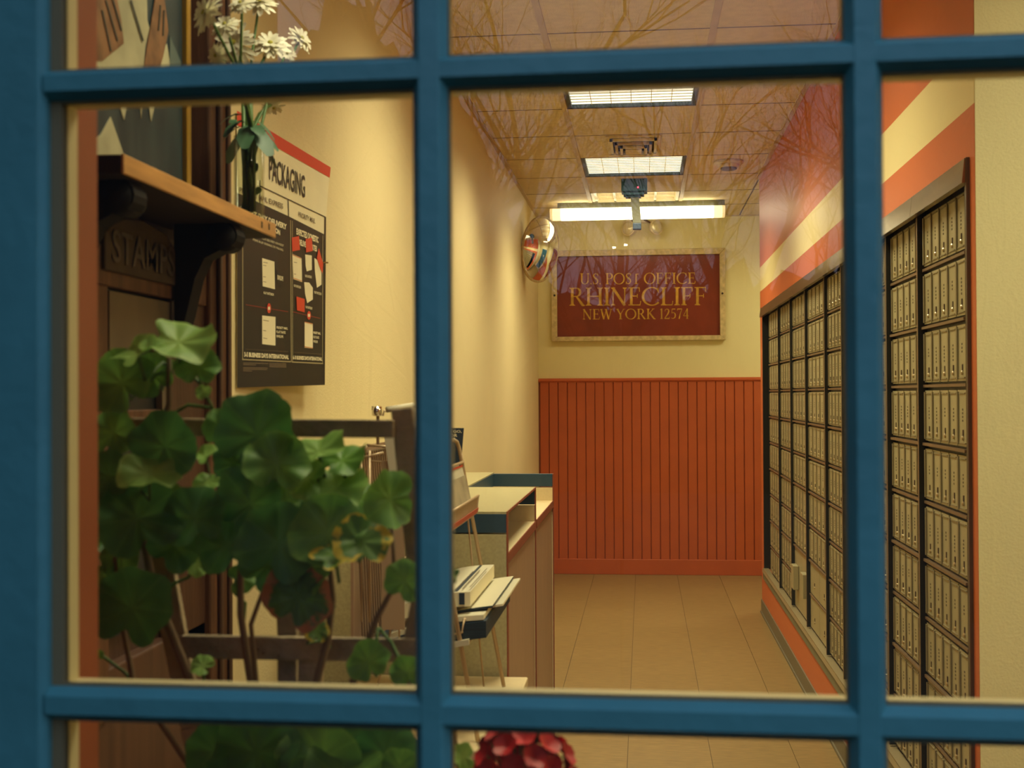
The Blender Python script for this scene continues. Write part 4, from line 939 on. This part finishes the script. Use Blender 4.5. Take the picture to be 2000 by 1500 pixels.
# ------------------------------------------------------------------ window
WY, WR = .92, -.0173
WM = Matrix.Translation((0, WY, 0)) @ Matrix.Rotation(WR, 4, 'Z'); WI = WM.inverted()
def Wl(u, v, dy=0):                                   # pixel -> window-local (x, z) on the plane local y = dy
    o = WI @ CAMP; d = (WI.to_3x3() @ ray(u, v)); k = (dy - o.y) / d.y; p = o + d * k; return p.x, p.z
win = struct('window_1', None, None, (0, WY, 0), WR)
def wpart(name, mb, mats, bevel=0, label=None, parent=None):
    o = bpy.data.objects.new(name, mb.mesh(name, mats)); COL.objects.link(o); o.parent = win
    if bevel: b = o.modifiers.new('bevel', 'BEVEL'); b.width = bevel; b.segments = 2
    if label: o['label'] = label
    return o
G0 = .012
xs_l = Wl(100, 750, G0)[0]; m1a = Wl(812, 760, G0)[0]; m1b = Wl(878, 760, G0)[0]; m2a = Wl(1651, 760, G0)[0]; m2b = Wl(1727, 760, G0)[0]
mw = (m1b - m1a); c1 = (m1a + m1b) / 2; c2 = (m2a + m2b) / 2; pitch = c2 - c1; x_r = c2 + pitch - mw / 2
zt1 = (Wl(845, 113, G0)[1] + Wl(845, 172, G0)[1]) / 2; hh_t = (Wl(845, 113, G0)[1] - Wl(845, 172, G0)[1])
zb1 = (Wl(845, 1356, G0)[1] + Wl(845, 1422, G0)[1]) / 2; hh_b = (Wl(845, 1356, G0)[1] - Wl(845, 1422, G0)[1])
pz = zt1 - zb1; ztp = zt1 + pz - mw; zbt = zb1 - pz + mw
vx = [c1, c2]; hz = [zt1, zb1]
def vprof(c, w, z0, z1, y0=0, yb=.012, f=.62):     # beveled bar, vertical
    a = w / 2; return MB().slab([(c - a, yb, z0), (c - a, yb - .002, z0), (c - a * f, y0 + .001, z0), (c - a * f * .9, y0, z0), (c + a * f * .9, y0, z0), (c + a * f, y0 + .001, z0), (c + a, yb - .002, z0), (c + a, yb, z0)], (0, 0, z1 - z0))
def hprof(c, w, x0, x1, y0=0, yb=.012, f=.60):
    a = w / 2; return MB().slab([(x0, yb, c + a), (x0, yb - .002, c + a), (x0, y0 + .001, c + a * f), (x0, y0, c + a * f * .9), (x0, y0, c - a * f * .9), (x0, y0 + .001, c - a * f), (x0, yb - .002, c - a), (x0, yb, c - a)], (x1 - x0, 0, 0))
for c in vx: wpart('muntin', vprof(c, mw, zbt, ztp), blue)
for c, hgt in ((zt1, hh_t), (zb1, hh_b)): wpart('muntin', hprof(c, hgt, xs_l, x_r, y0=.0004), blue)
# glazing putty and the cream room side of every bar
for c in vx:
    wpart('putty_line', MB().box(c - mw / 2 - .0012, c + mw / 2 + .0012, .0121, .0185, zbt, ztp), gasket)
    wpart('inner_muntin', MB().box(c - mw / 2, c + mw / 2, .0225, .030, zbt, ztp).box(c - mw * .3, c + mw * .3, .030, .036, zbt, ztp), sash_in, .001)
for c, hgt in ((zt1, hh_t), (zb1, hh_b)):
    wpart('putty_line', MB().box(xs_l, x_r, .0121, .0185, c - hgt / 2 - .002, c + hgt / 2 + .002), gasket)
    wpart('inner_muntin', MB().box(xs_l, x_r, .0225, .044, c - hgt / 2, c + hgt / 2 - .001), sash_in, .001)
# stiles and rails
sw = .085
wpart('stile', MB().box(xs_l - sw, xs_l - .004, -.004, .012, zbt - .1, ztp + .1).slab([(xs_l - .004, -.002, zbt - .1), (xs_l, .006, zbt - .1), (xs_l, .012, zbt - .1), (xs_l - .006, .012, zbt - .1)], (0, 0, ztp - zbt + .2)), blue)
wpart('stile', MB().box(x_r, x_r + sw, -.004, .012, zbt - .1, ztp + .1), blue)
wpart('rail', MB().box(xs_l - sw, x_r + sw, -.0045, .012, ztp, ztp + .10), blue); wpart('rail', MB().box(xs_l - sw, x_r + sw, -.0045, .012, zbt - .12, zbt), blue)
wpart('putty_line', MB().box(xs_l - .02, xs_l + .0005, .0121, .0225, zbt, ztp).box(xs_l - .012, xs_l + .0085, .0125, .0225, zbt, ztp), gasket)
wpart('inner_stile', MB().box(xs_l - .06, xs_l + .0088, .0226, .040, zbt - .06, ztp + .06), sash_in, .001)
wpart('inner_stile', MB().box(x_r, x_r + .06, .0226, .044, zbt - .06, ztp + .06), sash_in, .001)
wpart('inner_rail', MB().box(xs_l - .06, x_r + .06, .0226, .044, ztp, ztp + .06).box(xs_l - .06, x_r + .06, .0226, .044, zbt - .06, zbt), sash_in)
xe = [xs_l + .011, c1 - mw / 2, c1 + mw / 2, c2 - mw / 2, c2 + mw / 2, x_r]; ze = [zbt, zb1 - hh_b / 2, zb1 + hh_b / 2, zt1 - hh_t / 2, zt1 + hh_t / 2, ztp]
for i in range(3):
    for j in range(3):
        wpart('pane', MB().box(xe[2*i] - .003, xe[2*i+1] + .003, .0187, .0217, ze[2*j] - .003, ze[2*j+1] + .003), pane_m)
# front wall around the opening, painted red in the reveal
ox0, ox1, oz0, oz1 = xs_l + .0045, x_r + .002, zbt - .07, ztp + .07
fwall = MB().box(XL - .12, ox0 - .004, .0445, .092, 0, HC + .16).box(ox1, XA + .12, .0445, .092, 0, HC + .16).box(ox0 - .004, ox1, .0445, .092, oz1, HC + .16).box(ox0 - .004, ox1, .0445, .092, 0, oz0)
o = struct('wall_front', fwall, jamb_red, (0, WY, 0), WR)
ext = MB().box(XL - 2.5, xs_l - sw, .0, .044, -.9, 3.6).box(x_r + sw, XA + 2, .0, .044, -.9, 3.6).box(xs_l - sw, x_r + sw, .0, .044, ztp + .10, 3.6).box(xs_l - sw, x_r + sw, .0, .044, -.9, zbt - .12)
struct('wall_exterior', ext, new_mat('blue_clapboard_paint', (.02, .11, .17), .6, bump=.2, bscale=30), (0, WY, 0), WR)
# interior sill shelf for the plants
struct('window_sill', MB().box(XL + .001, XR - .02, YF + .012, 1.56, zbt - .16, zbt - .12), sash_in)
ZS = zbt - .12

# ------------------------------------------------------------------ trellis
def slat(mb, u0, v0, u1, v1, w0, w1, dep, thick=.010):
    a, b = onY(u0, v0, dep), onY(u1, v1, dep); d = (b - a).normalized(); s = Vector((d.z, 0, -d.x)); k = dep / F_PX
    mb.slab([a - s * w0 * k / 2, a + s * w0 * k / 2, b + s * w1 * k / 2, b - s * w1 * k / 2], (0, thick, 0))
TY = 1.34
t = thing('trellis', 'weathered dark wooden fan trellis standing among the geraniums', 'trellis', (-.3, TY, ZS))
for (u0, v0, u1, v1, w0, w1, dp) in ((784, 798, 820, 1180, 44, 38, TY), (300, 1040, 372, 1420, 55, 46, TY), (607, 1235, 600, 1500, 50, 46, TY), (540, 880, 560, 1240, 34, 40, TY + .012)):
    mb = MB(); a = onY(u1, v1, dp)
    slat(mb, u0, v0, u1, v1, w0, w1, dp); part('upright', mb, trellis_m, t, bevel=.0015)
    mb = MB(); vv = 1900; uu = u1 + (560 - u1) * .55
    if v1 < 1500 or True: slat(mb, u1, v1, uu, vv, w1, 34, dp + .0005); part('upright', mb, trellis_m, t, bevel=.0015)
for (u0, v0, u1, v1, w_) in ((250, 834, 768, 838, 36), (352, 1264, 830, 1272, 46), (380, 1580, 800, 1588, 40)):
    mb = MB(); slat(mb, u0, v0, u1, v1, w_, w_, TY - .0105); part('cross_slat', mb, trellis_m, t, bevel=.0015)
for (u, v) in ((403, 1268), (425, 1270), (505, 1268), (515, 1275), (545, 1280)):
    p = onY(u, v, TY - .0115); part('nail', MB().lathe([(.0018, 0), (.0018, .001), (0, .0012)], p, 8, mat=Matrix.Rotation(PI / 2, 3, 'X')), ledge_m, t)
part('foot_rail', MB().box(onY(380, 1600, TY).x, onY(800, 1600, TY).x, TY - .015, TY + .02, ZS + .001, ZS + .025), trellis_m, t)

# ------------------------------------------------------------------ geraniums
def leaf_mesh(seed, mat_):
    r_ = random.Random(seed); N = 54; rings = 6; mb = MB(); vs_ = [(0, 0, 0)]; ph = r_.uniform(0, 6); amp = r_.uniform(.18, .34)
    lob = 7
    for k in range(1, rings + 1):
        q = k / rings
        for j in range(N):
            a = 2 * PI * j / N; ad = abs((a + PI) % (2 * PI) - PI)       # notch at angle 0
            rad = 1 - .50 * math.exp(-(ad / .30) ** 2) + .040 * math.cos(lob * a + .3 * ph) * q + .012 * math.cos(3 * lob * a) * q + .05 * math.sin(2 * a + ph) * q
            z = amp * q * q * math.sin(3 * a + ph) * .6 + .17 * q * q + .05 * q * math.cos(lob * a + ph) - .25 * max(0, q - .75) * (1 + math.sin(2 * a + ph))
            vs_.append((q * rad * math.cos(a), q * rad * math.sin(a), z))
    fs = [(0, 1 + j, 1 + (j + 1) % N) for j in range(N)]
    for k in range(rings - 1):
        for j in range(N): fs.append((1 + k*N + j, 1 + (k+1)*N + j, 1 + (k+1)*N + (j+1) % N, 1 + k*N + (j+1) % N))
    mb.v = vs_; mb.f = fs; mb.m = [0] * len(fs); return mb.mesh('leaf', mat_, True)
LM = {c: [leaf_mesh(31 * i + k, m) for k in range(3)] for i, (c, m) in enumerate((('a', leaf_a), ('d', leaf_b), ('l', leaf_c), ('y', leaf_y), ('r', leaf_r)))}
def pot(t, x, y, r, h):
    part('pot', MB().lathe([(0, 0), (r * .72, 0), (r * .95, h * .82), (r * 1.05, h * .82), (r * 1.08, h), (r * .98, h), (r * .93, h * .86), (0, h * .86)], (x, y, ZS + .001), 32), terra, t, True)
    part('soil', MB().lathe([(r * .92, h * .865), (0, h * .89)], (x, y, ZS + .001), 24), soil, t, True)
def plant(label, px, py, pr, leaves, trunks, extra=0):
    t = thing('geranium', label, 'potted plant', (px, py, ZS)); pot(t, px, py, pr, .12)
    base = Vector((px, py, ZS + .10)); tips = []
    mb = MB()
    for (pts, r0) in trunks:
        P = [base + Vector((R.uniform(-.02, .02), R.uniform(-.02, .02), 0))] + [onY(u, v, d) for u, v, d in pts]; r0 *= .78
        mb.tube(P, [r0 * (1 - .6 * i / (len(P) - 1)) for i in range(len(P))], 8); tips += P[1:]
    part('stem', mb, stem_b, t, True)
    pm = MB()
    for (u, v, r, d, kind, face) in leaves:
        c = onY(u, v, d); rad = r / F_PX * d
        if face == 'f': n = Vector((R.uniform(-.25, .25), -1, R.uniform(.05, .45)))
        elif face == 't': n = Vector((R.uniform(-.3, .3), -.55, .9))
        elif face == 's': n = Vector((.75, -.7, .2))
        else: n = Vector((R.uniform(-.6, .6), -.8, R.uniform(-.1, .7)))
        n.normalize(); q = n.to_track_quat('Z', 'Y').to_euler()
        M3 = n.to_track_quat('Z', 'Y').to_matrix() @ Matrix.Rotation(R.uniform(0, 2 * PI) if face != 'f' else PI * 1.5 + R.uniform(-.7, .7), 3, 'Z')
        sc_ = rad * 1.06 * (1.22 if face == 't' else 1)
        place('leaf', R.choice(LM[kind]), t, c, M3.to_euler(), (sc_, sc_, sc_))
        tip = min(tips, key=lambda p: (p - c).length) if tips else base
        tip = tip + Vector((0, .01, -.01)); pm.tube([c - n * .001, c - n * .018 + Vector((0, 0, -.012)), c.lerp(tip, .6) + Vector((0, .01, .0)), tip], .0019, 5)
    part('leaf_stalks', pm, stem_g, t, True)
    return t
D = 1.25
LV = [(348,668,60,1.24,'l','t'),(386,716,42,1.25,'a','f'),(268,690,42,1.22,'l','t'),(238,748,66,1.24,'a','f'),(300,735,46,1.27,'a','f'),(398,765,16,1.26,'l','o'),
 (222,845,52,1.26,'a','f'),(322,872,70,1.25,'d','f'),(212,930,54,1.24,'d','f'),(292,925,48,1.23,'l','t'),(502,850,86,1.26,'d','f'),(438,840,42,1.28,'a','o'),
 (540,905,62,1.24,'a','f'),(455,905,40,1.29,'d','f'),(622,882,48,1.28,'l','t'),(668,900,44,1.29,'a','t'),(598,935,42,1.27,'l','s'),(655,955,54,1.28,'l','t'),(702,975,42,1.28,'a','t'),
 (762,975,58,1.26,'a','s'),(400,890,24,1.3,'l','t'),(405,942,22,1.3,'l','t'),(268,1012,84,1.25,'d','f'),(202,985,40,1.27,'d','f'),(380,1012,62,1.26,'d','f'),
 (490,985,76,1.27,'d','f'),(545,1062,80,1.25,'d','f'),(640,1040,74,1.24,'a','f'),(706,1058,56,1.23,'y','o'),(655,1085,40,1.22,'y','t'),(600,1112,54,1.26,'a','o'),(340,1065,52,1.28,'d','f'),
 (442,1065,58,1.28,'d','f'),(238,1085,44,1.28,'a','o'),(258,1188,80,1.26,'d','f'),(582,1165,66,1.25,'r','f'),(520,1105,54,1.27,'d','f'),(790,1135,40,1.25,'a','f'),
 (720,1292,42,1.24,'a','f'),(795,1312,32,1.24,'a','f'),(618,1232,26,1.27,'y','s'),(384,1102,24,1.3,'l','s'),(396,1300,22,1.3,'l','o'),(192,1278,12,1.3,'a','o'),
 (200,1125,22,1.28,'a','o'),(470,1130,30,1.3,'a','s'),(620,1000,34,1.3,'d','f'),(560,990,40,1.3,'a','o'),(330,980,36,1.3,'a','o'),(210,1050,36,1.3,'d','o'),
 (500,1470,92,1.26,'d','f'),(630,1478,84,1.25,'a','f'),(420,1468,58,1.28,'d','f'),(752,1470,62,1.26,'d','f'),(700,1440,46,1.28,'d','f'),(560,1436,70,1.29,'d','f'),(780,1500,40,1.24,'a','f'),
 (668,1520,70,1.23,'a','t'),(440,1540,60,1.25,'d','f'),(560,1560,80,1.25,'a','f')]
plant('large leafy green geranium filling the lower left of the window', onY(520, 1500, 1.30).x, 1.30, .10, LV,
  [([(520,1650,1.31),(500,1400,1.31),(470,1200,1.30),(470,1050,1.29),(500,880,1.28)], .008), ([(500,1600,1.31),(380,1350,1.3),(300,1150,1.29),(270,1000,1.28),(330,790,1.27),(330,700,1.26)], .009),
   ([(560,1600,1.30),(600,1400,1.3),(640,1250,1.29),(650,1170,1.29),(640,1060,1.28),(620,920,1.29)], .0075), ([(620,1600,1.29),(690,1330,1.28),(735,1210,1.27),(772,1140,1.27),(765,1010,1.27)], .0065),
   ([(540,1550,1.3),(540,1480,1.3),(500,1330,1.30),(490,1220,1.29),(540,1080,1.29)], .0065), ([(440,1600,1.31),(260,1330,1.3),(235,1200,1.29),(225,1080,1.28),(215,930,1.27)], .006)])
# red-flowered geranium right of it
LV2 = [(905,1478,26,1.23,'l','s'),(885,1116,11,1.26,'d','o'),(930,1560,60,1.2,'a','f'),(1040,1600,70,1.22,'a','f'),(1120,1580,50,1.2,'d','f'),(1000,1680,70,1.2,'a','t'),(900,1650,60,1.24,'d','f')]
t = plant('red-flowering geranium at the bottom edge of the middle pane', onY(1000, 1500, 1.24).x, 1.24, .085, LV2, [([(1000,1750,1.24),(1010,1600,1.23),(1015,1510,1.2)], .005), ([(930,1700,1.25),(900,1560,1.25),(890,1440,1.25),(886,1250,1.26),(885,1120,1.26)], .003)])
fc = onY(1022, 1508, 1.17); fr_ = 92 / F_PX * 1.17
pm = MB()
for k in range(46):
    z = 1 - 1.75 * (k + .5) / 46; a = k * 2.39996; rr = math.sqrt(max(0, 1 - z * z)); n = Vector((rr * math.cos(a), rr * math.sin(a), z * .86 + .05)).normalized()
    c = fc + Vector((n.x * fr_ * R.uniform(.82, 1.06), n.y * fr_ * .9, n.z * fr_ * R.uniform(.82, 1.0)))
    mb = MB(); a0 = n.orthogonal().normalized(); b0 = n.cross(a0); p0_ = R.uniform(0, 6)
    for q in range(5):
        aa = p0_ + 2 * PI * q / 5; petal(mb, c, a0 * math.cos(aa) + b0 * math.sin(aa) + n * .35, n, .0125, .0125, .1)
    part('floret', mb, petal_r, t, True)
    pm.tube([fc + Vector((0, 0, -.03)), c], .0008, 4)
part('floret_stalks', pm, stem_g, t)

# ------------------------------------------------------------------ outside behind the camera: reflected in the panes
struct('ground_outside', MB().box(-60, 60, -90, WY - .02, -1.0, -.9), new_mat('dusk_lawn', (.05, .05, .03), .9, var=.3, vscale=.5))
bark = new_mat('dusk_bark', (.035, .028, .022), .9)
def tree(seed, x, y, h, label, dense=5):
    r_ = random.Random(seed); mb = MB(); base = Vector((x, y, -.92))
    def grow(p, d, L, rad, lvl):
        n = 3; pts = [p]; q = p.copy(); dd = d.copy()
        for _ in range(n):
            dd = (dd + Vector((r_.uniform(-.18, .18), r_.uniform(-.18, .18), r_.uniform(-.04, .12)))).normalized(); q = q + dd * (L / n); pts.append(q.copy())
        mb.tube(pts, [rad * (1 - .5 * i / n) for i in range(n + 1)], 5 if lvl < 2 else 3, cap=False)
        if lvl >= dense + 2: return
        for k in range(3 if lvl else 6):
            i = r_.randint(1, n); s = pts[i] if k else pts[-1]; az = r_.uniform(0, 2 * PI); sp = r_.uniform(.45, .95)
            nd = (dd + Vector((math.cos(az) * sp, math.sin(az) * sp, r_.uniform(-.1, .35)))).normalized(); grow(s, nd, L * r_.uniform(.58, .78), rad * .5, lvl + 1)
    grow(base, Vector((r_.uniform(-.06, .06), 0, 1)).normalized(), h * .36, h * .022, 0)
    o = part('bare_tree', mb, bark, None); tag(o, label, 'tree', 'bare trees outside behind the camera')
    return o
lab_t = 'bare tree outside, seen only as a faint reflection over %s'
for k, (x, y, h) in enumerate(((-2.4, -13, 8.8), (.8, -15.5, 8.0), (2.9, -11, 7.6), (4.6, -16, 9.6), (-1.2, -21, 9.2), (-3.9, -19, 10.5), (6.6, -21, 10.5))): tree(11 + k, x, y, h, lab_t % ('the sign', 'the far ceiling light', 'the smoke detector', 'the red wall top', 'the middle of the ceiling', 'the top of the left wall', 'the mailbox hood')[k])
struct('wall_sky_block', MB().box(-.86, -.74, -.45, WY + .02, -.95, 3.6), new_mat('sky_block_paint', (.03, .05, .05), .7))  # unseen wall added to block the sky and darken the left stile
# hedge / wooded slope closing the horizon
mb = MB(); N = 420; prev = None
for i in range(N):
    x = -45 + 90 * i / (N - 1)
    z = 3.7 + 2.2 * math.exp(-((x + 8.4) / 1.4) ** 2) + (5.4 if x < -5.6 else 5.4 * max(0, 1 - (x + 5.6) / 2.2)) + (9.5 * min(1, max(0, (x - 3.7) / 1.0))) + 1.5 * noise.noise(Vector((x * .22, 0, 3))) + 1.0 * noise.noise(Vector((x * 1.3, 2, 0))) + .5 * noise.noise(Vector((x * 4.1, 2, 7)))
    cur = [Vector((x, -27, -1)), Vector((x, -27.3 + noise.noise(Vector((x, 5, 1))), z * .6)), Vector((x, -29, z)), Vector((x, -31, -1))]
    if prev: 
        for a_, b_, c_, d_ in ((prev[k], cur[k], cur[k+1], prev[k+1]) for k in range(3)): mb.quad(a_, b_, c_, d_)
    prev = cur
struct('wooded_slope', mb, new_mat('dark_wood_slope', (.02, .022, .014), .95, bump=1, bscale=2))

# unseen twin lamp, made up to mirror as two small glints above the sign
def mirrored(u, v, Y):
    n_ = (WM.to_3x3() @ Vector((0, -1, 0))).normalized(); d = ray(u, v); h = CAMP + d * (((Vector((0, WY + .02, 0)) - CAMP).dot(n_)) / d.dot(n_))
    rd = d - n_ * 2 * d.dot(n_); return h + rd * ((Y - h.y) / rd.y)
la, lb = mirrored(1199, 483, -7.4), mirrored(1222, 478, -7.4)
t = thing('glint_lamp', 'unseen made-up twin lamp outside, mirrored as two glints above the sign', 'made-up lamp', ((la.x + lb.x) / 2, -7.4, -.9))
mx = (la.x + lb.x) / 2
part('pole', MB().tube([(mx, -7.45, -.9), (mx, -7.45, la.z - .05)], .012, 8), bark, t)
part('arm', MB().tube([la + Vector((0, -.03, .02)), Vector((mx, -7.45, la.z - .05)), lb + Vector((0, -.03, .02))], .006, 6), bark, t)
lampw = new_mat('glint_lamp_glass', (.9, .9, .8), .4, emit=(1, .92, .70), estr=38)
for q in (la, lb): part('lamp_head', MB().box(q.x - .012, q.x + .012, -7.43, -7.40, q.z - .005, q.z + .005), lampw, t)
